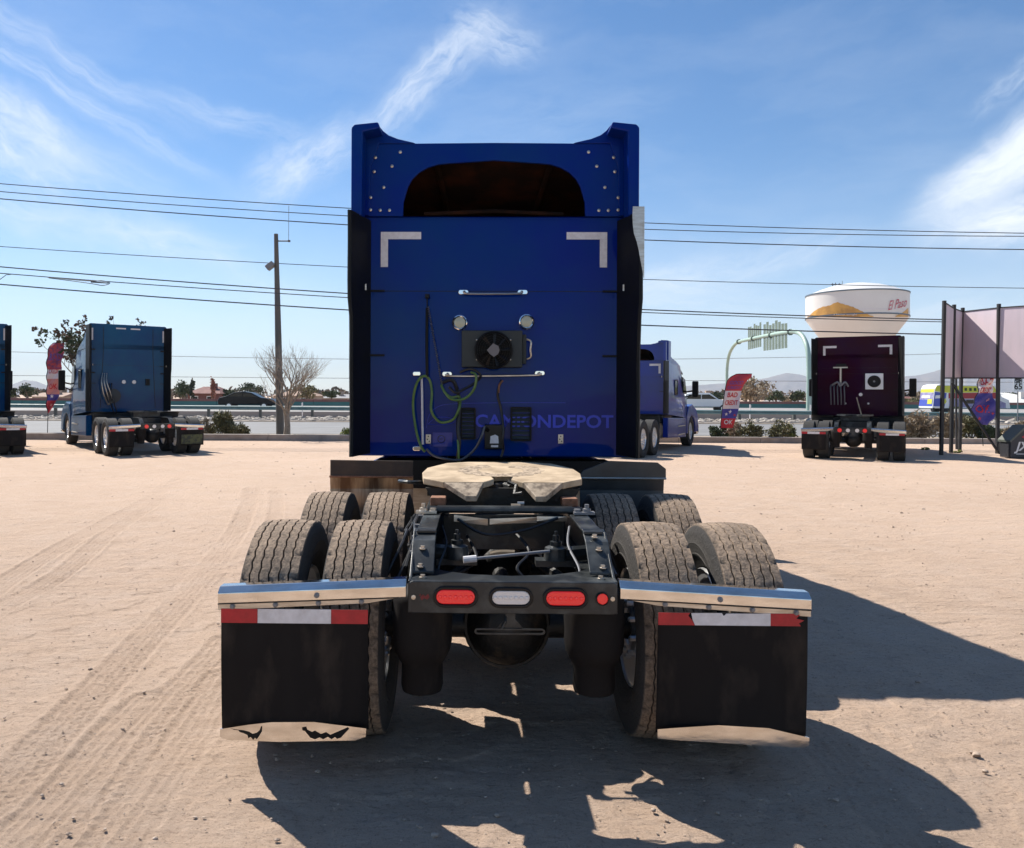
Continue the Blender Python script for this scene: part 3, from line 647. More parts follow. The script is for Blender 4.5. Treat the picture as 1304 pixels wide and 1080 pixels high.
def build_fifth_wheel(t):
    root = MB()
    n = 0
    # top plate: flat outline with a throat slot, rear half drooping a little; ramps slope down behind it
    def zt(y): return 1.172 + (y - 1.05) * .055
    half = [(.0, 1.32), (.04, 1.31), (.062, 1.26), (.05, 1.19), (.075, 1.13), (.11, 1.07), (.335, 1.07), (.455, 1.20), (.475, 1.42), (.455, 1.62), (.34, 1.84), (.20, 1.90), (0, 1.90)]
    m = MB(); ctr = []
    inner = half[:6]; outer = [(.0, 1.90), (.20, 1.90), (.34, 1.84), (.455, 1.62), (.475, 1.42), (.455, 1.20), (.335, 1.07)]
    for s in (-1, 1):
        top = [(x * s, y, zt(y)) for x, y in half]; bot = [(x, y, z - .035) for x, y, z in top]
        nn = len(top); F = []
        # fan of quads between throat side (0..5) and outer side (12..6)
        seq = [(0, 12), (1, 11), (2, 10), (3, 9), (4, 8), (5, 7)]
        for (a, b), (c, d) in zip(seq[:-1], seq[1:]): F += [(a, b, d, c), (a + nn, c + nn, d + nn, b + nn)]
        F += [(5, 7, 6), (5 + nn, 6 + nn, 7 + nn)]
        F += [(i, i + 1, i + 1 + nn, i + nn) for i in range(nn - 1) if i != 11 or True]
        m.add(top + bot, F)
    fw = m.build('fifth_wheel', DUST, t, bevel=.006)
    for s in (-1, 1):
        m = MB()
        a = [(.111, 1.068, zt(1.068) - .001), (.33, 1.068, zt(1.068) - .001), (.205, .93, 1.112), (.15, .93, 1.112)] if s < 0 else [(.111, 1.068, zt(1.068) - .001), (.33, 1.068, zt(1.068) - .001), (.225, .93, 1.112), (.17, .93, 1.112)]
        P = [(x * s, y, z) for x, y, z in a]; m.add(P + [(x, y, z - .03) for x, y, z in P], [(0, 1, 2, 3), (4, 7, 6, 5), (0, 4, 5, 1), (1, 5, 6, 2), (2, 6, 7, 3), (3, 7, 4, 0)])
        m.build('entry_ramp', RAMP, fw, bevel=.004)
    m = MB()      # skirt ribs under the plate
    m.prism([(-.44, 1.13), (-.37, 1.02), (-.2, 1.0), (.2, 1.0), (.37, 1.02), (.44, 1.13)], 1.15, 1.19)
    m.prism([(-.42, 1.15), (-.34, 1.04), (.34, 1.04), (.42, 1.15)], 1.6, 1.64)
    m.box(-.44, .44, 1.35, 1.5, 1.06, 1.13)
    for s in (-1, 1): m.prism([(1.2, 1.03), (1.65, 1.03), (1.5, 1.13), (1.35, 1.13)], .36 * s, .40 * s, 'YZ')
    m.build('saddle', GREASE, fw)
    m = MB(); m.tube([(-.05, 1.22, 1.12), (0, 1.26, 1.125), (.05, 1.22, 1.12)], .03, 8); m.tube([(.03, 1.15, 1.165), (.075, 1.12, 1.15), (.06, 1.02, 1.11), (.10, .99, 1.12)], .012, 6); m.build('locking_jaw', GREASE, fw)
    m = MB(); m.lathe([(.0, -.018), (.012, -.018), (.012, .018), (0, .018)], (.09, .95, 1.07), 'X', 8); m.cbox((.06, .9, 1.06), (.05, .03, .03)); m.build('release_pin', STEELD, fw)
    m = MB(); m.tube(spline([(-.48, 1.45, 1.13), (-.56, 1.40, 1.135), (-.62, 1.50, 1.13), (-.60, 1.62, 1.12)]), .012, 6); m.build('release_handle', FRAME, fw)
    # thin dirt rings left by trailers: worn greasy ring on top
    m = MB()
    def ringpatch(r0, r1, cx, cy):
        n = 36; P = []
        for k in range(n + 1):
            a = R(-250 + 320 * k / n)
            for r in (r0, r1):
                rr_ = r * (1 + .06 * math.sin(k * 2.3)); x, y = cx + rr_ * math.cos(a), cy + rr_ * math.sin(a) * 1.0
                P.append((x, y, zt(y) + .0012))
        return P, [(2 * k, 2 * k + 1, 2 * k + 3, 2 * k + 2) for k in range(n)]
    m.add(*ringpatch(.14, .255, 0, 1.52)); m.build('grease_ring', GREASE_RING, fw)
GREASE_RING = mat('old_grease', (.12, .085, .055), .6, color2=(.5, .38, .26), vscale=32, mask=(.35, .6), bump=.8, bscale=60, dist=.006)
RAMP = mat('worn_ramp', (.34, .26, .18), .7, color2=(.12, .085, .055), vscale=16, mask=(.45, .62), bump=.6, bscale=40, dist=.006)
# ------------------------------------------------------------------ the truck in front of us
MX, MD, MYAW = .230, 3.397, -.0166
def Lp(px, py, yl):
    c, s = math.cos(-MYAW), math.sin(-MYAW)
    x = 0
    for _ in range(4):
        D = MD - x * s + yl * c; p = W(px, py, D); x = (p.x - MX - yl * s) / c
    return Vector((x, yl, p.z))
def main_details(t, y0, Z, corner):
    for s in (-1, 1): corner(s, .966, 3.056, .345, .30, .062)
    yw = y0 - .004
    def handle(a, b):
        m = MB(); pa, pb = Lp(*a, y0 - .07), Lp(*b, y0 - .07); up = Vector((0, 0, .02))
        m.tube(spline([pa + Vector((0, .065, .022)), pa + Vector((.012, .01, .018)), pa + Vector((.05, 0, 0)), pb + Vector((-.05, 0, 0)), pb + Vector((-.012, .01, .018)), pb + Vector((0, .065, .022))], 4), .0095, 8)
        h = m.build('grab_handle', STEELD, t, smooth=True)
        for p in (pa, pb):
            m = MB(); m.prism(rrect(p.x, p.z + .02, .045, .022, .02), y0 - .022, y0 - .004); m.build('handle_mount', CHROME, h, smooth=True, bevel=.006)
    handle((590, 374), (666, 374)); handle((569, 479), (688, 478))
    for px, py in ((531, 476), (531, 571)):
        p = Lp(px, py, y0 - .02); m = MB(); m.prism(rrect(p.x, p.z, .035, .02, .015), y0 - .04, y0 - .004); m.build('hose_clip', CHROME, t, bevel=.006)
    for px, py in ((585.5, 411), (670.5, 410)):
        p = Lp(px, py, y0 - .03); c = (p.x, 0, p.z)
        m = MB(); m.lathe([(.040, y0 - .004), (.062, y0 - .004), (.066, y0 - .03), (.064, y0 - .055), (.055, y0 - .062), (.047, y0 - .055), (.047, y0 - .03)], c, 'Y', 28)
        l = m.build('work_lamp', CHROME, t, smooth=True)
        m = MB(); m.lathe([(.0465, y0 - .03), (.0465, y0 - .052), (.03, y0 - .058), (0, y0 - .06)], c, 'Y', 24); m.build('lens', LAMPGL, l, smooth=True)
    # condenser
    a = Lp(588, 421, y0 - .1); b = Lp(665, 468, y0 - .1)
    m = MB(); m.box(a.x, b.x, y0 - .13, y0 - .004, b.z, a.z); m.box(b.x, b.x + .035, y0 - .09, y0 - .02, b.z + .03, a.z - .03)
    ac = m.build('condenser', ACBOX, t, bevel=.008)
    p = Lp(628.5, 446, y0 - .15); c = (p.x, 0, p.z)
    m = MB(); m.lathe([(.150, y0 - .131), (.160, y0 - .135), (.160, y0 - .165), (.150, y0 - .172), (.142, y0 - .165), (.142, y0 - .131)], c, 'Y', 32); fs = m.build('fan_shroud', BLACKP, ac, smooth=True)
    m = MB()
    for k in range(9):
        A = 2 * math.pi * k / 9; v = []
        for r, off in ((.035, 0), (.138, .1)):
            for q, dy in ((-.16, .0), (.22, .02)):
                v.append((p.x + r * math.cos(A + q * (.6 if r > .1 else 1) + off), y0 - .158 + dy, p.z + r * math.sin(A + q * (.6 if r > .1 else 1) + off)))
        m.add(v, [(0, 1, 3, 2)])
    m.build('fan_blades', GLOSSB, ac)
    m = MB()
    for r in (.06, .08, .10, .12, .138): m.tube([(p.x + r * math.cos(2 * math.pi * k / 28), y0 - .171, p.z + r * math.sin(2 * math.pi * k / 28)) for k in range(29)], .0016, 4)
    for k in range(8): m.tube([(p.x + .03 * math.cos(k * .785), y0 - .171, p.z + .03 * math.sin(k * .785)), (p.x + .15 * math.cos(k * .785), y0 - .168, p.z + .15 * math.sin(k * .785))], .002, 4)
    m.build('fan_grille', GLOSSB, ac)
    m = MB(); m.prism([(p.x + r * math.cos(R(a_)), p.z + r * math.sin(R(a_))) for a_, r in ((0, .05), (40, .052), (95, .056), (130, .042), (180, .056), (225, .045), (272, .058), (320, .05))], y0 - .178, y0 - .16); m.build('fan_hub', HUBG, ac)
    m = MB()
    for px, py in ((607, 433), (650, 433), (607, 458), (650, 458)):
        q = Lp(px, py, y0 - .13); m.lathe([(.007, y0 - .129), (.007, y0 - .136), (0, y0 - .138)], (q.x, 0, q.z), 'Y', 8)
    q = Lp(673, 432, y0 - .08); m.tube(spline([(q.x - .02, y0 - .07, q.z), (q.x + .02, y0 - .09, q.z - .02), (q.x + .015, y0 - .09, q.z - .09), (q.x + .02, y0 - .08, q.z - .15), (q.x - .02, y0 - .06, q.z - .17)]), .008, 6)
    m.build('condenser_fittings', STEELD, ac)
    # vents
    for a, b in (((588, 521), (604, 558)), ((652, 520), (675, 560))):
        a, b = Lp(*a, y0 - .02), Lp(*b, y0 - .02)
        m = MB(); m.ring(rrect((a.x + b.x) / 2, (a.z + b.z) / 2, (b.x - a.x) / 2 + .012, (a.z - b.z) / 2 + .012, .012), rrect((a.x + b.x) / 2, (a.z + b.z) / 2, (b.x - a.x) / 2 - .004, (a.z - b.z) / 2 - .004, .006), y0 - .03, y0 - .004)
        v = m.build('cab_vent', BLACKP, t)
        for k in range(7):
            z = b.z + .02 + (a.z - b.z - .04) * k / 6; m = MB(); m.add([(a.x, y0 - .022, z - .012), (b.x, y0 - .022, z - .012), (b.x, y0 - .006, z + .012), (a.x, y0 - .006, z + .012)], [(0, 1, 2, 3)])
            m.build('slat', ACBOX, v)
    # small plates by the couplings
    for px, py in ((545.5, 559), (714, 559)):
        q = Lp(px, py, y0 - .01); m = MB(); m.box(q.x - .022, q.x + .022, y0 - .010, y0 - .004, q.z - .04, q.z + .04); pl = m.build('coupling_plate', STEELD, t, bevel=.004)
        m = MB()
        for dx, dz in ((0, .022), (-.008, -.004), (.008, -.02)): m.lathe([(.006, y0 - .0102), (.006, y0 - .0125), (0, y0 - .013)], (q.x + dx, 0, q.z + dz), 'Y', 8)
        m.build('coupling_port', GLOSSB, pl)
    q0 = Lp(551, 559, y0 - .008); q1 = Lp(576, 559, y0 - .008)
    m = MB(); m.box(q0.x, q1.x, y0 - .0065, y0 - .004, q0.z - .065, q0.z + .055); st = m.build('painted_reflection_panel', BLUE3, t)  # light reflection on the cab wall, painted as a flat blue panel
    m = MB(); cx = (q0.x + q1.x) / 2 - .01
    m.tube([(cx + .03 * math.cos(R(a)), y0 - .0075, q0.z + .03 * math.sin(R(a))) for a in range(0, 361, 20)], .003, 4); m.tube([(cx - .016, y0 - .0075, q0.z), (cx + .016, y0 - .0075, q0.z)], .003, 4); m.build('reflection_panel_ring', GLOSSB, st)  # ring and bar invented for the painted reflection
    # hose pole
    m = MB(); p = [Lp(544, 480, y0 - .12), Lp(543.5, 440, y0 - .12), Lp(544, 392, y0 - .10)]
    m.tube(p, .013, 8); m.tube([p[2], Lp(544, 378, y0 - .10)], .006, 6); q = Lp(544, 377, y0 - .09); m.cbox((q.x, q.y + .03, q.z), (.035, .08, .03)); m.tube([q, Vector((q.x, y0, q.z))], .008, 6)
    po = m.build('hose_pole', BLACKP, t)
    m = MB(); A, B_ = Lp(545, 390, y0 - .12), Lp(563, 490, y0 - .16); hp = []
    for k in range(240):
        w = k / 239; c = A.lerp(B_, w); hp.append(c + Vector((.009 * math.cos(k * .9), .009 * math.sin(k * .9), 0)))
    m.tube(hp, .0035, 4); m.build('tension_spring', COIL, po)
    m = MB(); m.tube(spline([Lp(537, 482, y0 - .08), Lp(537.5, 500, y0 - .08), Lp(538, 540, y0 - .08), Lp(538.5, 566, y0 - .08)]), .010, 8); m.build('hose_bar', WHITEM, t, smooth=True)
    def hose(nm, pts, mt, r, d=.12):
        m = MB(); m.tube(spline([Lp(a, b, y0 - d - (.02 * math.sin(i * 1.7))) for i, (a, b) in enumerate(pts)], 8), r, 8); return m.build(nm, mt, t, smooth=True)
    hose('air_hose', [(541, 575), (536, 568), (530, 548), (526, 515), (530, 490), (539, 479), (547, 484), (550, 500), (549, 521), (554, 532), (563, 538), (577, 534), (584, 522), (586, 512), (584, 505), (574, 506), (566, 499), (562, 490)], HOSEG, .0115)
    hose('air_hose', [(566, 499), (574, 508), (587, 509), (598, 503), (605, 492), (606, 478), (600, 474)], HOSEG, .011, .15)
    hose('power_cable', [(572, 493), (580, 500), (590, 496), (604, 488), (612, 478), (600, 470), (586, 474)], HOSEB, .011, .14)
    hose('power_cable', [(562, 488), (575, 484), (582, 496), (585, 515), (583, 545), (585, 565), (583, 583), (586, 592)], HOSEB, .016, .09)
    hose('air_hose', [(583, 560), (584, 575), (584, 590)], HOSEG, .010, .11)
    hose('air_hose', [(617, 543), (613, 556), (606, 570), (596, 580), (584, 586), (565, 584), (552, 580), (543, 572)], COIL, .011, .12)
    hose('power_cable', [(639, 484), (635, 494), (634, 505), (638, 521), (641, 545), (640, 560), (641, 572), (638, 582)], HOSEB, .011, .06)
    hose('cable_end', [(640, 485), (636, 490), (635, 500)], RUST, .008, .075)
    q = Lp(629, 560, y0 - .05); m = MB(); m.box(q.x - .08, q.x + .08, y0 - .07, y0 - .004, q.z - .08, q.z + .13); m.tube([(q.x - .05, y0 - .06, q.z + .08), (q.x - .09, y0 - .12, q.z + .10)], .02, 8); bx = m.build('coupler_box', GLOSSB, t, bevel=.012)
    m = MB(); m.prism([(q.x - .035, q.z - .03), (q.x + .04, q.z - .03), (q.x + .035, q.z + .03), (q.x + .01, q.z + .045), (q.x - .03, q.z + .03)], y0 - .074, y0 - .0705); m.box(q.x - .025, q.x + .035, y0 - .074, y0 - .0705, q.z - .062, q.z - .045); m.build('coupler_label', WHITEM, bx)
    # lettering
    a = Lp(605, 537, y0); b = Lp(781, 537, y0)
    m = MB(); text_mb(m, 'CAMIONDEPOT', .152, lambda x, y, z: ((a.x + b.x) / 2 + x, y0 - .0055 - z, a.z + y), .0012, 0, .0035, width=1.0)
    xs = [v[0] for v in m.v]; w0, w1 = min(xs), max(xs); m.v = [(a.x + (v[0] - w0) / (w1 - w0) * (b.x - a.x), v[1], v[2]) for v in m.v]
    m.build('lettering', LETTER, t)
    m = MB(); m.tube(spline([Lp(543, 545, y0 - .005), Lp(547, 528, y0 - .005), Lp(560, 517, y0 - .005), Lp(585, 514, y0 - .005), Lp(640, 513, y0 - .005), Lp(720, 513, y0 - .005)]), .0022, 4)
    m.tube(spline([Lp(545, 540, y0 - .005), Lp(556, 532, y0 - .005), Lp(572, 532, y0 - .005), Lp(578, 538, y0 - .005), Lp(560, 541, y0 - .005), Lp(545, 540, y0 - .005)]), .0022, 4); m.build('lettering_line', LETTER, t)
    # things lying in the open frame
    m = MB(); m.tube([(-.41, .86, 1.048), (.41, .86, 1.048)], .018, 10); m.box(-.36, .36, .87, .90, 1.055, 1.066); m.build('cross_tube', FRAME, t)
    for s in (-1, 1):
        m = MB(); m.box(*sorted((.36 * s, .47 * s)), .80, .86, 1.034, 1.046); m.lathe([(.022, 1.046), (.022, 1.062), (.012, 1.064), (.012, 1.085), (0, 1.086)], (.43 * s, .83, 0), 'Z', 8); m.lathe([(.018, 1.046), (.018, 1.06), (0, 1.062)], (.38 * s, .83, 0), 'Z', 8); m.build('mounting_clamp', STEELD if s < 0 else GREYP, t)
        m = MB(); m.cbox((.36 * s, 1.02, 1.075), (.085, .10, .045)); m.build('stop_block', RUST, t, bevel=.006)
    m = MB(); m.box(-.30, .30, .92, .96, .985, 1.012); m.build('cross_bracket', FRAME, t)
    for x0, x1, z0, z1, k in ((-.27, -.09, .985, 1.02, .02), (-.08, .17, .97, 1.0, -.012), (.17, .33, .99, 1.015, .0)):
        m = MB(); m.add([(x0, .86, z0), (x1, .86, z0 - k), (x1, .855, z1 - k), (x0, .862, z1)], [(0, 1, 2, 3)]); m.add([(x0, .866, z0), (x1, .866, z0 - k), (x1, .861, z1 - k), (x0, .868, z1)], [(0, 3, 2, 1)]); m.build('bright_bracket', STEELD, t)
    p0, p1 = Lp(590, 713, .45), Lp(700, 702, .50)
    m = MB(); m.tube([p0, p1], .008, 8); rod = m.build('levelling_rod', GREYP, t)
    m = MB(); m.tube([p0, p0.lerp(p1, .15)], .017, 10); m.build('rod_sleeve', WHITEM, rod)
    m = MB(); q = Lp(637, 703, .52); m.tube(spline([q + Vector((-.05, 0, -.01)), q, q + Vector((.07, 0, .0))]), .012, 6); m.build('valve_lever', DUST, t)
    for px, py in ((582, 690), (708, 692)):
        q = Lp(px, py, .55); m = MB(); m.lathe([(0, -.08), (.06, -.08), (.055, -.02), (.03, -.01), (.03, .01), (.016, .012), (.016, .04), (.009, .042), (.009, .06), (0, .062)], tuple(q), 'Z', 12)
        sg = -1 if px < 640 else 1
        m.tube([q + Vector((0, 0, -.06)), q + Vector((sg * .18, .03, -.05))], .04, 8); m.box(q.x - .10, q.x + .10, q.y - .03, q.y + .06, q.z - .11, q.z - .08); m.build('shock_mount', FRAME, t, smooth=True, angle=35)
    for s in (-1, 1):
        m = MB(); m.tube(spline([(.33 * s, .75, .98), (.30 * s, .55, .92), (.33 * s, .35, .84), (.30 * s, .3, .75)]), .006, 6); m.build('brake_line', GREYP if s > 0 else HOSEB, t)
        m = MB(); m.tube(spline([(-.47 * 1, 1.0, 1.0), (-.50, .7, .95), (-.52, .45, .92), (-.60, .35, .75)]) if s < 0 else spline([(.46, .9, .95), (.50, .6, .9), (.55, .5, .75)]), .008, 6); m.build('brake_line', HOSEB, t)
        for k in range(7):
            m = MB(); m.lathe([(.014, 0), (.014, .012), (.007, .014), (.007, .022), (0, .022)], (0, 0, 0), 'X', 6)
            o = m.build('rail_bolt', GREYP, t); o.location = (.4305 * s, .45 + k * .13, .90 + (.06 if k % 2 else 0)); o.rotation_euler = (0, 0, 0 if s > 0 else math.pi)
    for sx in (-.3, .3): m = MB(); m.tube([(sx, .62, .72), (.04 * (1 if sx > 0 else -1), 1.4, .80)], .03, 8); m.build('torque_rod', GREASE, t)
    for s in (-1, 1):
        m = MB(); m.prism([(.20, .60), (.20, .44), (1.1, .52), (1.1, .66), (.62, .70)], .36 * s, .44 * s, 'YZ'); m.build('spring_hanger', GREASE, t)
        m = MB(); m.tube([(.50 * s, .95, .40), (.48 * s, 1.05, .98)], .035, 10); m.build('shock_absorber', GREASE, t)
    for k_, P_ in enumerate(([(-.455, 1.1, 1.0), (-.47, .8, .99), (-.455, .5, .96), (-.48, .3, .86)], [(-.50, 1.2, .97), (-.53, .9, .93), (-.50, .6, .97), (-.56, .42, .84), (-.66, .38, .72)],
               [(-.46, 1.0, .93), (-.50, .75, .88), (-.47, .5, .91), (-.52, .3, .80)], [(.46, 1.1, .99), (.48, .8, .96), (.455, .5, .93), (.49, .3, .83)], [(-.25, .84, 1.0), (-.1, .78, .93), (.1, .8, .95), (.28, .84, 1.01)], [(.05, .9, .93), (.12, .7, .86), (.05, .55, .80), (.15, .5, .72)], [(-.2, .9, .9), (-.15, .6, .84), (-.25, .5, .78)])):
        m = MB(); m.tube(spline(P_, 6), .0085, 6); m.build('air_line', (HOSEB, HOSEB, HOSEB, COIL, HOSEB, HOSEB, HOSEB)[k_], t, smooth=True)
    for y_, z_ in ((.95, .985), (.7, .975), (.5, .95), (.38, .90)):
        m = MB(); m.cbox((-.452, y_, z_), (.03, .022, .04)); m.build('line_clip', GREYP, t)
    m = MB(); m.lathe([(0, 0), (.14, 0), (.15, .02), (.15, .62), (.14, .64), (0, .64)], (0, 2.3, .72), 'Y', 20); m.build('air_tank', BLACKP, t, smooth=True)
    for a_, b_ in (((0, 1.0, .56), (0, 1.5, .56)), ((0, 2.2, .56), (0, 3.4, .72))): m = MB(); m.tube([a_, b_], .05, 12); m.build('drive_shaft', GREASE, t)
    for ya in (2.55, 3.0): m = MB(); m.box(-.34, .34, ya, ya + .2, 1.034, 1.06); m.build('deck_plate', STEELD, t)
main = tractor('semi_truck', 'nearest and largest truck, cobalt blue sleeper tractor seen squarely from behind', 'parked semi tractors', (MX, MD, 0), MYAW, BLUE, hi=True, extra=main_details)

# ------------------------------------------------------------------ the other trucks
def side_lamps(t, y0, Z, xs, z, r=.05):
    for x in xs:
        m = MB(); m.lathe([(r, y0 - .004), (r, y0 - .04), (r * .8, y0 - .05), (0, y0 - .045)], (x, 0, z), 'Y', 16); m.build('work_lamp', WHITEL, t, smooth=True)
def hoses(t, y0, x, z, n=3, mt=HOSEB, sgn=1):
    for k in range(n):
        m = MB(); m.tube(spline([(x + k * .06, y0 - .05, z), (x + k * .07 - .05, y0 - .18, z - .25), (x + k * .1, y0 - .2, z - .6), (x + k * .08 + .1 * sgn, y0 - .15, z - .85), (x + .15 * sgn, y0 - .1, z - .95)]), .018, 6); m.build('air_hose', mt, t)
def left_extra(t, y0, Z, corner):
    for s in (-1, 1):
        m = MB(); m.box(*sorted((1.01 * s, 1.06 * s)), y0 - .007, y0 - .004, Z(3.3), Z(3.66)); m.build('reflector_strip', WHITEM, t)
        m = MB(); m.tube([(.72 * s, y0 - .006, Z(3.7)), (.72 * s, y0 - .006, Z(2.95)), (.80 * s, y0 - .006, 1.25)], .008, 4); m.build('panel_seam', GLOSSB, t)
        m = MB(); m.box(*sorted((.95 * s, 1.12 * s)), y0 - .03, y0 - .004, Z(3.0), Z(3.04)); m.box(*sorted((.95 * s, 1.12 * s)), y0 - .03, y0 - .004, Z(2.3), Z(2.34)); m.build('hinge_bracket', BLACKP, t)
    for x in (-.36, .06):
        m = MB(); m.box(x, x + .28, y0 - .007, y0 - .004, Z(3.66), Z(3.70)); m.build('upper_marker', WHITEM, t)
    side_lamps(t, y0, Z, (-.14, .16), Z(2.05), .06)
    hoses(t, y0, -.75, Z(2.3), 3, STEELD); hoses(t, y0, -.55, 2.0, 2)
    m = MB(); m.box(.5, .62, y0 - .05, y0 - .004, Z(1.95), Z(2.15)); m.build('connector_box', BLACKP, t)
    m = MB(); m.lathe([(.0, -.02), (.22, -.02), (.22, -.08), (.0, -.09)], (-.45, y0, 1.62), 'Y', 16); m.build('spare_hose_coil', HOSEB, t)
tL = tractor('semi_truck', 'whole dark blue sleeper tractor standing beside the tattered red feather flag', 'parked semi tractors', (-8.2, 21.8, 0), R(35), BLUE2, zs=1.0, roof='flat', extra=left_extra)
m = MB(); p = [(0.62, .30), (1.20, .30), (1.20, .56), (.62, .56)]; m.prism(p, -.030, -.024); m.build('flap_plate', mat('yellow_green_print', (.07, .075, .02), .5, color2=(.02, .025, .012), vscale=12, mask=(.45, .55)), tL)
tE = tractor('semi_truck', 'dark blue tractor cut off by the left edge of the photo', 'parked semi tractors', (-12.75, 21.0, 0), R(35), BLUE2, zs=1.0, roof='flat', extra=left_extra)
def right_extra(t, y0, Z, corner):
    for s in (-1, 1): corner(s, .966, Z(3.056), .345, .30)
    side_lamps(t, y0, Z, (-.26, .26), Z(2.28)); hoses(t, y0, -.6, 2.2, 3)
    m = MB(); m.box(-.3, .3, y0 - .13, y0 - .004, Z(1.9), Z(2.2)); m.build('condenser', ACBOX, t)
tR = tractor('semi_truck', 'bright blue tractor half hidden by the nearest truck, its side and mirror showing', 'parked semi tractors', (3.68, 21.9, 0), R(-28), BLUE3, zs=.80, roof='cavity', extra=right_extra)
def plum_extra(t, y0, Z, corner):
    for s in (-1, 1): corner(s, .90, Z(3.50), .36, .28)
    x0, x1 = .22, .68; z0, z1 = Z(2.02), Z(2.55)
    m = MB(); m.box(x0, x1, y0 - .13, y0 - .004, z0, z1); ac = m.build('condenser', WHITEP, t, bevel=.01)
    c = ((x0 + x1) / 2, 0, (z0 + z1) / 2)
    m = MB(); m.lathe([(0, y0 - .131), (.17, y0 - .131), (.17, y0 - .16), (.15, y0 - .165), (0, y0 - .15)], c, 'Y', 24); m.build('fan_shroud', BLACKP, ac)
    m = MB(); m.lathe([(0, y0 - .158), (.03, y0 - .16), (.03, y0 - .15)], c, 'Y', 12); m.build('fan_hub', GREYP, ac)
    m = MB(); m.tube([(-.42, y0 - .12, Z(2.1)), (-.42, y0 - .12, Z(2.75))], .028, 6); m.box(-.62, -.24, y0 - .12, y0 - .08, Z(2.74), Z(2.78)); m.build('hose_pole', STEELD, t)
    m = MB(); m.box(-.55, -.28, y0 - .14, y0 - .1, Z(2.80), Z(2.88)); m.build('pole_head', BLACKP, t)
    for k in range(5):
        m = MB(); x = -.68 + k * .09; m.tube(spline([(x + .02, y0 - .1, Z(2.18)), (x, y0 - .2, Z(2.1)), (x + .01, y0 - .22, Z(1.8)), (x + .015, y0 - .2, Z(1.5))]), .020, 6); m.build('air_hose', COIL, t)
    m = MB(); m.tube(spline([(-.66, y0 - .12, Z(2.15)), (-.5, y0 - .2, Z(2.26)), (-.42, y0 - .2, Z(2.14)), (-.3, y0 - .2, Z(2.26)), (-.22, y0 - .12, Z(2.12))]), .028, 6); m.build('hose_bracket', GREYP, t)
    m = MB(); m.tube([(0.0, y0 - .1, Z(1.75)), (.14, y0 - .3, 1.15)], .016, 6); m.build('prop_rod', DUST, t)
    side_lamps(t, y0, Z, (.1,), Z(1.85), .05); side_lamps(t, y0, Z, (-.30, .30), Z(1.55), .03)
    m = MB(); m.box(-.9, .9, y0 - .007, y0 - .004, Z(2.74), Z(2.745)); m.build('panel_seam', GLOSSB, t)
tP = tractor('semi_truck', 'dark plum sleeper tractor with a white condenser box, in front of the water tower', 'parked semi tractors', (10.4, 21.2, 0), R(-29), PURP, wall=2.35, zs=.865, roof='flat', flap_w=.60, extra=plum_extra)
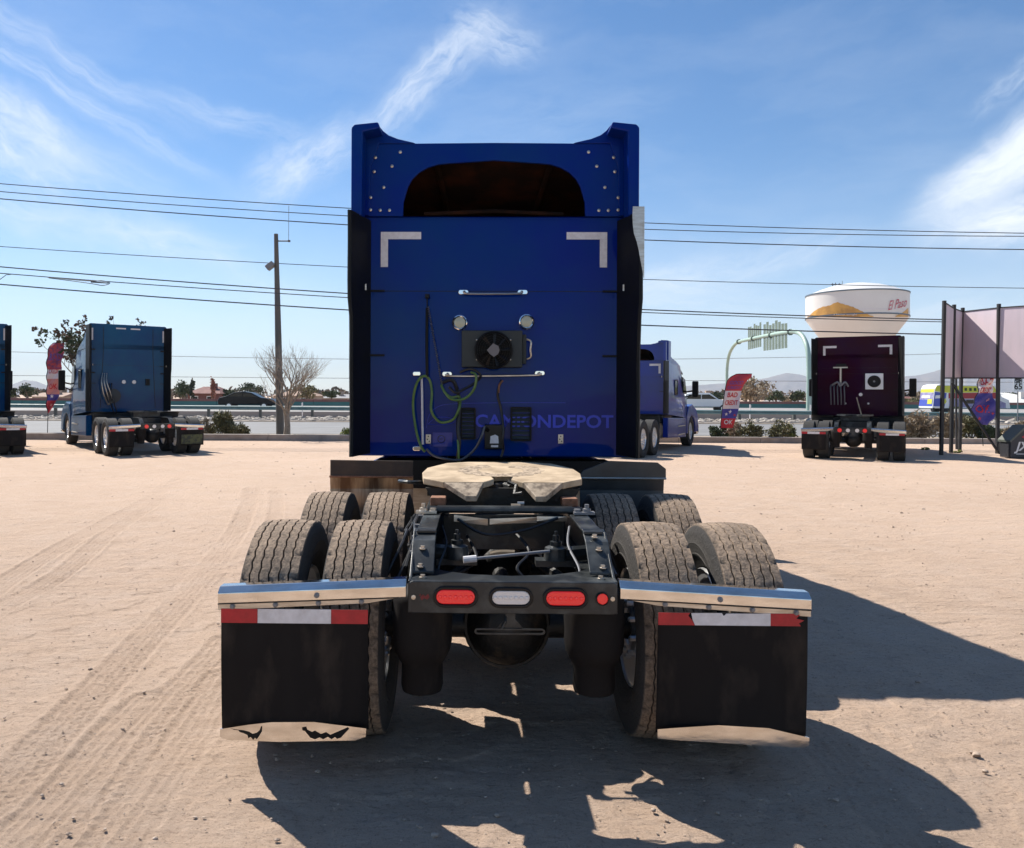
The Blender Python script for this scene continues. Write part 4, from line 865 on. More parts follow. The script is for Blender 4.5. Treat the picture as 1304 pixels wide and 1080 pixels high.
# ------------------------------------------------------------------ ground of the lot
def ground_mat():
    m = bpy.data.materials.new('packed_dirt'); m.use_nodes = True; nt = m.node_tree; N = nt.nodes.new; L = nt.links.new
    b = nt.nodes['Principled BSDF']; b.inputs['Roughness'].default_value = .95; b.inputs['Specular IOR Level'].default_value = .15
    tc = N('ShaderNodeTexCoord')
    def noise(sc_, det, ro=.6, st=(1, 1, 1)):
        mp = N('ShaderNodeMapping'); mp.inputs['Scale'].default_value = st; L(tc.outputs['Object'], mp.inputs[0])
        n = N('ShaderNodeTexNoise'); n.inputs['Scale'].default_value = sc_; n.inputs['Detail'].default_value = det; n.inputs['Roughness'].default_value = ro; L(mp.outputs[0], n.inputs['Vector']); return n.outputs['Fac']
    def mr(v, a, b_, c=0, d=1):
        n = N('ShaderNodeMapRange'); L(v, n.inputs[0]); n.inputs[1].default_value = a; n.inputs[2].default_value = b_; n.inputs[3].default_value = c; n.inputs[4].default_value = d; return n.outputs[0]
    def mix(f, a, b_):
        n = N('ShaderNodeMixRGB'); L(f, n.inputs[0])
        for i, q in ((1, a), (2, b_)):
            if isinstance(q, tuple): n.inputs[i].default_value = (*q, 1)
            else: L(q, n.inputs[i])
        return n.outputs[0]
    base = mix(mr(noise(.35, 6), .35, .65), (.58, .425, .315), (.52, .378, .277))
    base = mix(mr(noise(2.2, 8, .7), .45, .72), base, (.58, .44, .34))
    base = mix(mr(noise(1.3, 10, .78, (1, 2.6, 1)), .54, .68), base, (.48, .345, .25))
    base = mix(mr(noise(46, 7, .75), .54, .70), base, (.30, .21, .15))
    base = mix(mr(noise(9, 9, .78, (1, 3.5, 1)), .57, .68), base, (.31, .22, .16))
    base = mix(mr(noise(130, 4, .8), .55, .72), base, (.26, .18, .13))
    base = mix(mr(noise(90, 4, .8), .60, .75), base, (.66, .54, .44))
    v = N('ShaderNodeTexVoronoi'); v.inputs['Scale'].default_value = 75; L(tc.outputs['Object'], v.inputs['Vector'])
    peb = mr(v.outputs['Distance'], .22, .12)
    sel = N('ShaderNodeSeparateColor'); L(v.outputs['Color'], sel.inputs[0])
    pm = N('ShaderNodeMath'); pm.operation = 'MULTIPLY'; L(peb, pm.inputs[0]); L(mr(sel.outputs[0], .80, .86), pm.inputs[1])
    base = mix(pm.outputs[0], base, mix(sel.outputs[1], (.5, .42, .36), (.20, .15, .12)))
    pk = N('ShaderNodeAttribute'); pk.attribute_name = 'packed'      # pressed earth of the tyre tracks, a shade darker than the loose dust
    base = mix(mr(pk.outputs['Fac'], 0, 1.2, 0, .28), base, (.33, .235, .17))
    L(base, b.inputs['Base Color'])
    bp = N('ShaderNodeBump'); bp.inputs['Strength'].default_value = 1.0; bp.inputs['Distance'].default_value = .02; L(noise(30, 10, .8), bp.inputs['Height'])
    bp2 = N('ShaderNodeBump'); bp2.inputs['Strength'].default_value = .8; bp2.inputs['Distance'].default_value = .05; L(noise(3.5, 9, .7, (1, 2, 1)), bp2.inputs['Height']); L(bp.outputs[0], bp2.inputs['Normal'])
    bp3 = N('ShaderNodeBump'); bp3.inputs['Strength'].default_value = .7; bp3.inputs['Distance'].default_value = .008; L(pm.outputs[0], bp3.inputs['Height']); L(bp2.outputs[0], bp3.inputs['Normal'])
    L(bp3.outputs[0], b.inputs['Normal'])
    return m
DIRT = ground_mat()
def axis_lines(fine0, fine1, step, far0, far1, grow):
    a = list(np.arange(fine0, fine1 + 1e-6, step)); s = step
    while a[-1] < far1: s *= grow; a.append(a[-1] + s)
    s = step; b = [a[0]]
    while b[-1] > far0: s *= grow; b.append(b[-1] - s)
    return np.array(b[:0:-1] + a)
def vnoise(x, y, sc_, seed):
    r = np.random.RandomState(seed); T = r.rand(256, 256)
    u, v = x / sc_, y / sc_; i, j = np.floor(u).astype(int), np.floor(v).astype(int); fu, fv = u - i, v - j
    fu = fu * fu * (3 - 2 * fu); fv = fv * fv * (3 - 2 * fv)
    g = lambda a, b: T[a % 256, b % 256]
    return (g(i, j) * (1 - fu) * (1 - fv) + g(i + 1, j) * fu * (1 - fv) + g(i, j + 1) * (1 - fu) * fv + g(i + 1, j + 1) * fu * fv) - .5
def build_ground():
    xs = axis_lines(-4.3, 2.6, .0145, -9000, 9000, 1.04); ys = axis_lines(1.7, 7.6, .0145, -400, 9500, 1.026)
    X, Y = np.meshgrid(xs, ys); Z = np.zeros_like(X)
    near = np.exp(-(np.maximum(0, Y - 18) / 8) ** 2) * (np.abs(X) < 60)
    Z += (vnoise(X, Y, 2.3, 1) * .022 + vnoise(X, Y, .7, 2) * .008 + vnoise(X, Y, .26, 3) * .0055) * near
    fine = np.exp(-(np.maximum(0, Y - 8) / 3) ** 2) * np.exp(-(np.maximum(0, np.abs(X) - 5) / 3) ** 2)
    Z += (vnoise(X, Y, .11, 4) * .0055 + vnoise(X, Y, .05, 5) * .0045 + vnoise(X, Y, .024, 6) * .003) * fine
    # footprints and scuffs
    cl = np.clip(vnoise(X, Y, .19, 9) * 2.2, -.4, .6)
    Z += np.where(cl > .35, -.006, 0) * fine
    K = np.zeros_like(X)
    Z += np.abs(vnoise(X + vnoise(X, Y, .3, 31) * .3, Y, .13, 32)) * -.010 * fine
    tracks = [([(320, 622), (318, 640), (311, 658), (300, 680), (267, 724), (222, 775), (178, 822), (111, 893), (60, 945), (27, 985), (-20, 1030)], .26, 1),
              ([(351, 625), (352, 650), (348, 672)], .22, 0),
              ([(226, 610), (200, 630), (133, 667), (60, 708), (0, 747), (-60, 790)], .24, 0), ([(215, 630), (150, 672), (80, 730), (0, 775), (-60, 812)], .24, 1),
              ([(290, 815), (276, 835), (240, 872), (200, 915), (160, 975), (111, 1044), (75, 1090), (50, 1130)], .26, 1),
              ([(285, 860), (262, 905), (215, 975), (170, 1040), (130, 1100)], .25, 0),
              ([(190, 890), (140, 940), (90, 1000), (20, 1070), (-40, 1120)], .24, 0),
              ([(1304, 780), (1180, 765), (1080, 735), (960, 700)], .24, 1), ([(1020, 830), (1110, 860), (1260, 905), (1400, 940)], .24, 1), ([(1000, 900), (1060, 960), (1150, 1060), (1200, 1120)], .26, 0)]
    for pts, wd, lug in tracks:
        amp = .45 if pts[0][0] > 900 else 1.0
        P = spline([G(a, b) for a, b in pts], 10); P = [(p.x, p.y) for p in P]
        bb = (min(p[0] for p in P) - .4, max(p[0] for p in P) + .4, min(p[1] for p in P) - .4, max(p[1] for p in P) + .4)
        I = (X > bb[0]) & (X < bb[1]) & (Y > bb[2]) & (Y < bb[3]); xi, yi = X[I], Y[I]
        best = np.full(xi.shape, 9.0); off = np.zeros(xi.shape); run = np.zeros(xi.shape); acc = 0
        for (ax, ay), (bx, by) in zip(P[:-1], P[1:]):
            dx, dy = bx - ax, by - ay; l = math.hypot(dx, dy)
            if l < 1e-6: continue
            t_ = np.clip(((xi - ax) * dx + (yi - ay) * dy) / l / l, 0, 1); d = np.hypot(xi - ax - t_ * dx, yi - ay - t_ * dy)
            sgn = np.sign((xi - ax) * dy - (yi - ay) * dx); k = d < best
            best[k] = d[k]; off[k] = (d * sgn)[k]; run[k] = (acc + t_ * l)[k]; acc += l
        hw = wd / 2; inside = np.clip((hw - best) / .02, 0, 1)
        rib = np.where(np.abs(((off / wd + .5) * 5) % 1 - .5) < .34, -.55, .55)
        lugs = np.where(np.abs((run / .062 + np.abs(off) * (7 if lug else 2)) % 1 - .5) < .28, -.3, .6) * (1.0 if lug else .12)
        edge = np.exp(-((best - hw - .015) / .02) ** 2)
        fade = .55 + .45 * np.clip(vnoise(xi, yi, .8, 21) * 3 + .6, 0, 1)
        Z[I] = Z[I] * (1 - .5 * inside) + (inside * (-.004 + .0052 * rib + .0050 * lugs) + edge * .008) * fade * amp
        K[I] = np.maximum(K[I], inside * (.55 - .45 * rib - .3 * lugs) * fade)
    far = np.clip((Y - 27) / 6, 0, 1)
    Z = Z * (1 - far) - far * .06          # the land beyond the kerb lies a touch lower
    n, m_ = X.shape; V = np.stack([X, Y, Z], -1).reshape(-1, 3)
    a = (np.arange(n - 1)[:, None] * m_ + np.arange(m_ - 1)[None, :]).reshape(-1)
    F = np.stack([a, a + 1, a + m_ + 1, a + m_], 1)
    me = bpy.data.meshes.new('ground'); me.vertices.add(len(V)); me.vertices.foreach_set('co', V.reshape(-1)); me.loops.add(F.size); me.loops.foreach_set('vertex_index', F.reshape(-1).astype(np.int32))
    me.polygons.add(len(F)); me.polygons.foreach_set('loop_start', np.arange(0, F.size, 4, dtype=np.int32)); me.polygons.foreach_set('loop_total', np.full(len(F), 4, dtype=np.int32)); me.polygons.foreach_set('use_smooth', np.ones(len(F), dtype=bool))
    me.update(calc_edges=True); me.materials.append(DIRT)
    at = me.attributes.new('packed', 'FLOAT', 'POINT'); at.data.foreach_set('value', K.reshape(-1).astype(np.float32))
    tag(link('ground', me), kind='structure')
build_ground()

def rock_verts(r, seed, fl=.6):
    q = random.Random(seed); import bmesh
    bm = bmesh.new(); bmesh.ops.create_icosphere(bm, subdivisions=2 if r > .02 else 1, radius=r)
    a = Vector((q.random() * 9, q.random() * 9, q.random() * 9))
    for v in bm.verts:
        d = mnoise.noise(v.co / r * 1.1 + a) * .55 + mnoise.noise(v.co / r * 2.5 + a) * .2
        v.co *= 1 + d; v.co.z *= fl
    bm.verts.ensure_lookup_table(); V = [v.co.copy() for v in bm.verts]; F = [tuple(x.index for x in f.verts) for f in bm.faces]; bm.free(); return V, F
STONE = mat('pebble_stone', (.46, .36, .28), .9, color2=(.26, .19, .14), vscale=14, bump=.5, bscale=80)
STONEW = mat('riprap_stone', (.46, .41, .35), .9, color2=(.28, .24, .20), vscale=2.5)
def scatter(name, n, placer, rr, mt, flat=.6):
    shapes = [rock_verts(1.0 if False else .01, 100 + k, flat) for k in range(8)]; m = MB()
    for i in range(n):
        x, y, z = placer(); r = rnd.uniform(*rr) * (1 if rnd.random() < .85 else 1.8); V, F = shapes[i % 8]; A = rnd.uniform(0, 6.3); c, s = math.cos(A) * r * 100, math.sin(A) * r * 100
        k1 = rnd.uniform(.7, 1.4)
        m.add([(x + (v.x * c - v.y * s) * k1, y + v.x * s + v.y * c, z + v.z * r * 100) for v in V], F)
    return tag(m.build(name, mt), kind='stuff')
scatter('loose_gravel', 4200, lambda: (lambda y: (rnd.uniform(-1, 1) * (y * .8 + .6), y, .004))(1.9 + 12 * rnd.random() ** 1.6), (.002, .0065), STONE)
scatter('far_gravel', 1600, lambda: (rnd.uniform(-14, 26), rnd.uniform(9, 28), .002), (.006, .014), STONE)
for px, py, r, lb in ((1243, 963, .020, 'dark fist-sized stone lying alone on the sunlit dirt right of the nearest truck'), (553, 1066, .015, 'small stone in the truck shadow at the bottom edge of the photo'),
                      (1255, 984, .014, 'flat pale stone just below the dark fist-sized one'), (910, 884, .012, 'pale stone at the lower edge of the big right-hand shadow'),
                      (633, 1040, .011, 'upright pebble on the lit patch at the tip of the shadow'), (115, 853, .014, 'brown clod beside the tyre tracks at the left'),
                      (832, 1033, .012, 'whitish stone on the lit dirt under the right mud flap shadow')):
    p = G(px, py); V, F = rock_verts(r, int(px), .7); m = MB(); m.add(V, F); o = m.build('rock', STONE, smooth=True, angle=60); o.location = (p.x, p.y, r * .35); tag(o, lb, 'stone')

# ------------------------------------------------------------------ kerb, roads, rails
CONC = mat('kerb_concrete', (.36, .31, .27), .9, color2=(.28, .235, .2), vscale=3, bump=.4, bscale=25)
ASPH = mat('asphalt', (.17, .165, .16), .85, color2=(.22, .215, .21), vscale=.5, bump=.2, bscale=20)
ASPH2 = mat('pale_asphalt', (.30, .28, .26), .85, color2=(.26, .245, .23), vscale=.3)
m = MB()
x = -62.0
while x < 70:
    m.box(x, x + 3.04, 29.75, 30.05, -.05, .27 - .0012 * (x + 62) + rnd.uniform(-.006, .006)); x += 3.05
tag(m.build('kerb', CONC, bevel=.015), kind='structure')
def strip(name, y0, y1, z, mt, x0=-260, x1=260, th=None, skew=0):
    m = MB(); b = z - (th or .05)
    m.add([(x0, y0, z), (x1, y0 + skew, z), (x1, y1 + skew, z), (x0, y1, z), (x0, y0, b), (x1, y0 + skew, b), (x1, y1 + skew, b), (x0, y1, b)], [(0, 1, 2, 3), (4, 7, 6, 5), (0, 4, 5, 1), (1, 5, 6, 2), (2, 6, 7, 3), (3, 7, 4, 0)])
    return tag(m.build(name, mt), kind='structure')
VERGE = mat('dry_verge', (.36, .28, .20), .95, color2=(.24, .19, .12), vscale=1.2)
strip('verge', 30.1, 35, -.02, VERGE)
strip('road', 35, 51, -.01, ASPH)
m = MB()
for k in range(-30, 40): m.box(k * 9.0, k * 9.0 + 3, 42.9, 43.02, -.0055, -.0045)
tag(m.build('lane_marking', WHITEP), kind='structure')
strip('far_kerb', 51, 51.3, .12, CONC)
strip('rubble_bank', 51.3, 60, .02, mat('bank_dirt', (.42, .35, .28), .95, color2=(.3, .25, .2), vscale=1.5))
strip('highway', 62, 98, .42, ASPH2, th=.5)
m = MB()
for yy in (66, 70, 88): 
    for k in range(-20, 24): m.box(k * 12.0, k * 12 + 3, yy, yy + .15, .4245, .4265)
tag(m.build('lane_marking', WHITEP), kind='structure')
scatter('riprap_stones', 4200, lambda: (rnd.uniform(-60, 75), rnd.uniform(52, 60), .05), (.06, .15), STONEW, .7)

RAILM = mat('teal_rail_paint', (.10, .19, .20), .55, color2=(.16, .24, .24), vscale=2)
POSTM = mat('weathered_post', (.10, .10, .09), .8)
gr = thing('guard_rail', 'long teal grey guard rail on dark posts beyond the road', 'guard rail')
prof = [(-.0, .30), (-.06, .27), (-.06, .20), (0, .16), (-.06, .12), (-.06, .05), (0, .02)]
def rl(x): return 57.5 - .045 * x, (.62 - .0035 * x)
m = MB(); secs = []
for x in np.arange(-66, 82, 4.0):
    y, z = rl(x); secs.append([(x, y + a, z + b - .08) for a, b in prof] + [(x, y + .01, z + b - .08) for a, b in prof[::-1]])
m.loft(secs); m.build('rail', RAILM, gr)
m = MB(); m.box(-.09, .09, .012, .2, -.8, .18); pm = m.mesh('post', POSTM)
for x in np.arange(-64, 80, 3.81):
    y, z = rl(x); o = link('post', pm, gr); o.location = (x, y, z)
for px, lb in ((955, 'thin white delineator post left of the pale green sign arch foot'), (1032, 'thin white delineator post by the right foot of the sign arch'), (385, 'thin white delineator post just right of the bare tree, beyond the guard rail')):
    p = W(px, 527, 61); m = MB(); m.tube([(p.x, 61, -.05), (p.x, 61, 1.15)], .045, 6); m.box(p.x - .06, p.x + .06, 60.93, 60.96, .9, 1.1); o = m.build('delineator_post', WHITEP); tag(o, lb, 'post', 'delineator posts along the highway')
TEAL = mat('teal_wall_paint', (.055, .17, .165), .8, color2=(.075, .2, .19), vscale=.7)
MARO = mat('maroon_wall_band', (.20, .085, .075), .85, color2=(.25, .12, .10), vscale=.6)
bw = thing('barrier_wall', 'low highway barrier wall painted teal with a dull maroon band along its top', 'wall')
m = MB(); m.box(-.0, 5.96, 99, 99.3, -.1, .92); pa = m.mesh('panel', TEAL)
m = MB(); m.box(-.0, 5.96, 98.95, 99.35, .921, 1.22); pb = m.mesh('top_band', MARO)
for k in range(-16, 22):
    o = link('panel', pa, bw); o.location = (k * 6.0, 0, 0); q = link('top_band', pb, o)

# ------------------------------------------------------------------ plants
def leafm(name, c1, c2): return mat(name, c1, .8, color2=c2, vscale=1.3, mask=(.4, .6))
LEAF_D = leafm('dark_leaves', (.035, .055, .022), (.07, .09, .035)); LEAF_O = leafm('olive_leaves', (.11, .105, .04), (.20, .17, .08))
LEAF_T = leafm('tan_twigs', (.26, .20, .13), (.36, .29, .20)); LEAF_Y = leafm('yellow_green_leaves', (.20, .22, .04), (.12, .14, .03))
LEAF_R = leafm('reddish_leaves', (.12, .05, .03), (.05, .06, .03)); BARK = mat('bark', (.17, .13, .10), .9, color2=(.1, .075, .055), vscale=12, bump=.4, bscale=40)
BARKL = mat('pale_bark', (.33, .27, .21), .9, color2=(.2, .16, .12), vscale=12)
def leaf_cloud(mb, n, c, rad, size, q, clumps=14, stretch=1.0, hollow=.35):
    cl = []
    for k in range(clumps):
        while True:
            p = Vector((q.uniform(-1, 1), q.uniform(-1, 1), q.uniform(-1, 1)))
            if p.length < 1: break
        cl.append((p * .78, q.uniform(.22, .48)))
    V, F = [], []
    for i in range(n):
        p, r = cl[i % clumps]; d = Vector((q.gauss(0, 1), q.gauss(0, 1), q.gauss(0, 1))).normalized() * r * (q.random() ** .4)
        c0 = Vector((c[0] + (p.x + d.x) * rad[0], c[1] + (p.y + d.y) * rad[1], c[2] + (p.z + d.z) * rad[2]))
        s = size * q.uniform(.6, 1.4); a = Vector((q.gauss(0, 1), q.gauss(0, 1), q.gauss(0, 1))).normalized(); b = a.orthogonal().normalized()
        b = (Matrix.Rotation(q.uniform(0, 6.3), 3, a) @ b); w = a.cross(b) * s * .55; b = b * s * stretch
        V += [c0 - b, c0 + w, c0 + b, c0 - w]; F.append((i * 4, i * 4 + 1, i * 4 + 2, i * 4 + 3))
    mb.add(V, F)
def branchy(mb, p, d, L_, r, depth, q, tips, spread=.55, gravity=.06, kids=(2, 3), seg=4):
    pts = [p]; k = 4; dd = d.copy()
    for i in range(k):
        dd = (dd + Vector((q.gauss(0, .10), q.gauss(0, .10), q.gauss(0, .06) + gravity))).normalized(); pts.append(pts[-1] + dd * L_ / k)
    mb.tube(pts, [r * (1 - .45 * i / k) for i in range(k + 1)], seg if depth > 1 else 3, cap=False)
    if depth == 0: tips.append(pts[-1]); return
    for i in range(q.randint(*kids)):
        s = pts[q.choice((2, 3, 4))] if i else pts[-1]
        a = Vector((q.gauss(0, 1), q.gauss(0, 1), q.gauss(0, .5))).normalized()
        branchy(mb, s, (dd + a * spread).normalized(), L_ * q.uniform(.6, .85), r * .52, depth - 1, q, tips, spread, gravity, kids, seg)
def crown_mesh(seed, n, rad, size, lm, clumps, hollow=.3, stretch=1.0):
    q = random.Random(seed); mb = MB(); leaf_cloud(mb, n, (0, 0, 0), rad, size, q, clumps, stretch); return mb.mesh('crown', lm)
def far_tree(px, ytop, ybot, wpx, D, lm, label, seed, group='trees beyond the highway', kind='tree'):
    p = W(px, ytop, D); b = W(px, ybot, D); h = p.z - b.z; w = wpx / FPX * D / 2
    t = thing('tree' if kind == 'tree' else 'bush', label, kind, (p.x, D, 0), 0, group)
    q = random.Random(seed); mb = MB(); c = (0, 0, (p.z + b.z) / 2)
    leaf_cloud(mb, 1100, c, (w, w, h / 2), max(.16, w * .075), q, 24); mb.build('crown', lm, t)
    mb = MB(); z0 = 0; mb.tube([(0, 0, z0), (.03 * w, 0, b.z + h * .1), (0, 0, b.z + h * .6)], [w * .08 + .05, w * .06 + .04, .03], 6)
    for k in range(4): mb.tube([(0, 0, b.z + h * .15), (w * .5 * math.cos(k * 1.6), w * .5 * math.sin(k * 1.6), b.z + h * .6)], [w * .04, .02], 5)
    mb.build('trunk', BARK, t)
FT = [(35, 488, 506, 30, 118, LEAF_D, 'dark round tree left of the red feather flag beyond the barrier wall'),
      (12, 492, 506, 20, 120, LEAF_D, 'small dark tree close to the left edge tractor above the barrier wall'),
      (232, 485, 506, 26, 118, LEAF_D, 'dense dark tree left of the maroon-roofed house and its cypress'),
      (290, 495, 507, 20, 125, LEAF_D, 'small dark tree between the maroon-roofed house and the lamp pole'),
      (322, 486, 507, 36, 130, LEAF_D, 'ragged dark tree right behind the black car'),
      (390, 489, 507, 36, 118, LEAF_O, 'olive tree standing behind the bare tree and the lamp pole'),
      (422, 497, 507, 22, 125, LEAF_D, 'low dark tree between the olive tree and the nearest truck'),
      (962, 474, 511, 46, 116, LEAF_T, 'tall thin-leaved tan tree just right of the feather flag, under the sign arch'),
      (955, 492, 512, 40, 118, LEAF_T, 'broad dry brown bush at the foot of the tall tan tree'),
      (988, 498, 513, 28, 122, LEAF_D, 'round dark green tree in the middle of the sign arch opening'),
      (1016, 497, 512, 22, 122, LEAF_D, 'dark green tree beside the right leg of the sign arch'),
      (1038, 497, 513, 14, 125, LEAF_D, 'dark tree squeezed between the sign arch and the plum tractor'),
      (1005, 503, 513, 26, 128, LEAF_T, 'leafless tan bush between the two dark green trees under the arch'),
      (912, 499, 510, 24, 130, LEAF_D, 'dark tree behind the white car left of the feather flag'),
      (1172, 499, 513, 26, 120, LEAF_T, 'dry brown tree left of the colourful van'),
      (1160, 506, 516, 30, 118, LEAF_O, 'olive bush between the plum tractor and the van'),
      (1245, 495, 507, 20, 170, LEAF_D, 'dark tree peeking over the roof of the colourful van'),
      (1285, 499, 508, 26, 170, LEAF_D, 'dark tree behind the speed limit sign')]
for i, a in enumerate(FT): far_tree(*a, seed=40 + i)
CYP = mat('cypress_green', (.03, .045, .025), .9); CYPR = mat('dead_cypress', (.30, .13, .09), .9)
for px, yt, D, mt, lb in ((245, 477, 112, CYP, 'slender dark green cypress at the left gable of the maroon-roofed house'), (271, 480, 112, CYPR, 'slender reddish cypress at the right end of the maroon-roofed house')):
    p = W(px, yt, D); t = thing('cypress_tree', lb, 'tree', (p.x, D, 0), 0, 'cypresses by the maroon-roofed house'); mb = MB(); q = random.Random(px)
    leaf_cloud(mb, 500, (0, 0, p.z * .55), (.42, .42, p.z * .45), .16, q, 16); mb.build('crown', mt, t); mb = MB(); mb.tube([(0, 0, 0), (0, 0, p.z * .9)], .08, 5); mb.build('trunk', BARK, t)
# bare tree by the kerb
def bare_tree():
    b = W(365, 549, 31.0); t = thing('bare_tree', 'leafless pale-barked small tree on the kerb in front of the tall lamp pole', 'tree', (b.x, 31, 0))
    q = random.Random(11); m = MB(); m.tube([(0, 0, -.05), (.03, 0, .5), (-.02, .02, 1.0), (.03, 0, 1.35)], [.15, .115, .11, .10], 8); m.build('trunk', BARKL, t)
    m = MB(); tips = []
    for k in range(11):
        a = k * 2.4; d = Vector((math.cos(a) * q.uniform(.3, .75), math.sin(a) * q.uniform(.3, .6), 1)).normalized()
        branchy(m, Vector((.03, 0, q.uniform(.75, 1.35))), d, q.uniform(.85, 1.05), .045, 4, q, tips, .58, .05, (2, 4))
    tag(m.build('branches', BARKL, t), kind='stuff')
bare_tree()
def leafy_tree():
    b = W(115, 550, 31.5); t = thing('leafy_tree', 'sparse tree with dark and rusty leaves behind the left tractor, branches rising over its roof', 'tree', (b.x, 31.5, 0))
    q = random.Random(5); m = MB(); m.tube([(0, 0, 0), (.1, 0, .9), (0, 0, 1.7)], [.16, .13, .11], 8); m.build('trunk', BARK, t)
    m = MB(); tips = []
    for k in range(11):
        a = k * 2.4; d = Vector((math.cos(a) * .62, math.sin(a) * .5, 1)).normalized(); branchy(m, Vector((0, 0, 1.0)), d, q.uniform(1.2, 1.6), .05, 3, q, tips, .6, .06, (2, 3))
    tag(m.build('branches', BARK, t), kind='stuff')
    m = MB()
    for i, p in enumerate(tips):
        m.use(LEAF_R if i % 2 == 0 else LEAF_D)
        if q.random() < .8: leaf_cloud(m, 26, tuple(p), (.30, .30, .32), .075, q, 4)
    tag(m.build('leaves', None, t), kind='stuff')
leafy_tree()
def shrub(px, py, wpx, hpx, D, lm, label, seed, group, n=1500, stretch=1.0, size=.05):
    p = W(px, py, D); w = wpx / FPX * D / 2 * 1.25; h = hpx / FPX * D * 1.3 + .12
    t = thing('shrub', label, 'shrub', (p.x, D, -.02), 0, group); q = random.Random(seed); m = MB(); leaf_cloud(m, n, (0, 0, h * .5), (w, w * .8, h * .55), size, q, 26, stretch); m.build('foliage', lm, t)
    m = MB()
    for k in range(6): m.tube([(0, 0, 0), (w * .5 * math.cos(k), w * .4 * math.sin(k), h * .6)], .018, 4)
    m.build('stem', BARK, t)
gk = 'round shrubs along the kerb'
shrub(914, 556, 24, 14, 31.2, LEAF_D, 'smallest dark green shrub, left of the three beneath the feather flag', 1, gk); shrub(957, 556, 32, 17, 31.2, LEAF_O, 'middle olive shrub of the three right of the feather flag foot', 2, gk)
shrub(992, 556, 34, 17, 31.2, LEAF_O, 'olive shrub with a yellow fringe nearest the plum tractor', 3, gk); shrub(1009, 557, 12, 12, 31.0, LEAF_Y, 'little yellow-green tuft attached to the shrub nearest the plum tractor', 13, gk, 400)
shrub(936, 557, 24, 14, 31.6, LEAF_T, 'dry tan brush between the first and second shrub by the feather flag', 4, gk, 900, 2.2, .04)
shrub(281, 549, 26, 24, 31.2, LEAF_O, 'wispy grey-green grassy shrub left of the round one near the lamp pole', 5, gk, 1200, 3.0, .045); shrub(301, 549, 28, 13, 31.0, LEAF_O, 'low round yellow-olive shrub left of the bare tree', 6, gk)
shrub(262, 548, 20, 16, 31.4, LEAF_T, 'dry pale shrub right behind the left tractor flap', 7, gk, 800, 2.4, .04); shrub(443, 552, 16, 9, 31.0, LEAF_Y, 'bright yellow-green plant at the left side of the nearest truck', 8, gk, 500)
for i, (px, w_, h_, lm, lb) in enumerate(((1172, 44, 26, LEAF_T, 'tall dry tan brush right of the plum tractor'), (1206, 34, 24, LEAF_T, 'tall dry tan brush behind the first dark posts'), (1238, 36, 22, LEAF_O, 'greenish brush below the second feather flag'), (1150, 24, 20, LEAF_T, 'dry brush hugging the plum tractor'), (1258, 22, 12, LEAF_D, 'low dark brush between feather flag and tall right post'), (1284, 30, 10, LEAF_T, 'low dead brush behind the peaked black sign'), (1302, 16, 16, LEAF_T, 'upright dry twigs at the right edge of the photo'))):
    shrub(px, 559, w_, h_, 31.5 + (i % 3) * .4, lm, lb, 60 + i, 'brush along the kerb right of the plum tractor', 1700, 2.6, .045)
for px, py, lb in ((1178, 573, 'tiny yellow weed on the dirt before the dark posts'), (1219, 577, 'tiny yellow weed at the foot of the third dark post')):
    p = G(px, py); t = thing('weed', lb, 'weed', (p.x, p.y, 0), 0, 'yellow weeds'); m = MB(); q = random.Random(px); leaf_cloud(m, 120, (0, 0, .05), (.16, .1, .07), .03, q, 8); m.build('leaves', LEAF_Y, t)

# ------------------------------------------------------------------ lamp pole, cables
POLE = mat('weathered_steel_pole', (.10, .10, .095), .6, .3, color2=(.14, .12, .10), vscale=3)
def lamp_pole():
    D = 33.5; b = W(357, 549, D); tp = W(351.5, 298, D)
    t = thing('lamp_pole', 'tall dark steel pole with a box lamp and a side antenna behind the bare tree', 'pole', (b.x, D, 0)); dx = tp.x - b.x
    m = MB(); m.tube([(0, 0, -.1), (dx * .5, 0, tp.z * .5), (dx, 0, tp.z)], [.17, .135, .085], 10); m.build('shaft', POLE, t, smooth=True)
    m = MB(); z = W(346, 339, D).z; m.cbox((0, 0, 0), (.36, .34, .22), Matrix.Translation((dx - .22, -.05, z)) @ Matrix.Rotation(R(-38), 4, 'Y')); l = m.build('flood_lamp', GREYP, t, bevel=.02)
    m = MB(); m.tube([(dx, 0, z + .08), (dx - .2, -.03, z + .05)], .03, 6); m.build('lamp_bracket', POLE, l)
    z = W(360, 307, D).z; m = MB(); m.tube([(dx, 0, z), (dx + .52, 0, z + .0)], .028, 6); m.cbox((dx + .55, 0, z), (.10, .06, .08)); a = m.build('antenna_arm', POLE, t)
    m = MB(); m.tube([(dx + .53, 0, z), (dx + .53, 0, W(368, 262, D).z)], .010, 5); m.build('antenna', POLE, a)
lamp_pole()
WIRE = mat('cable_black', (.05, .055, .065), .6)
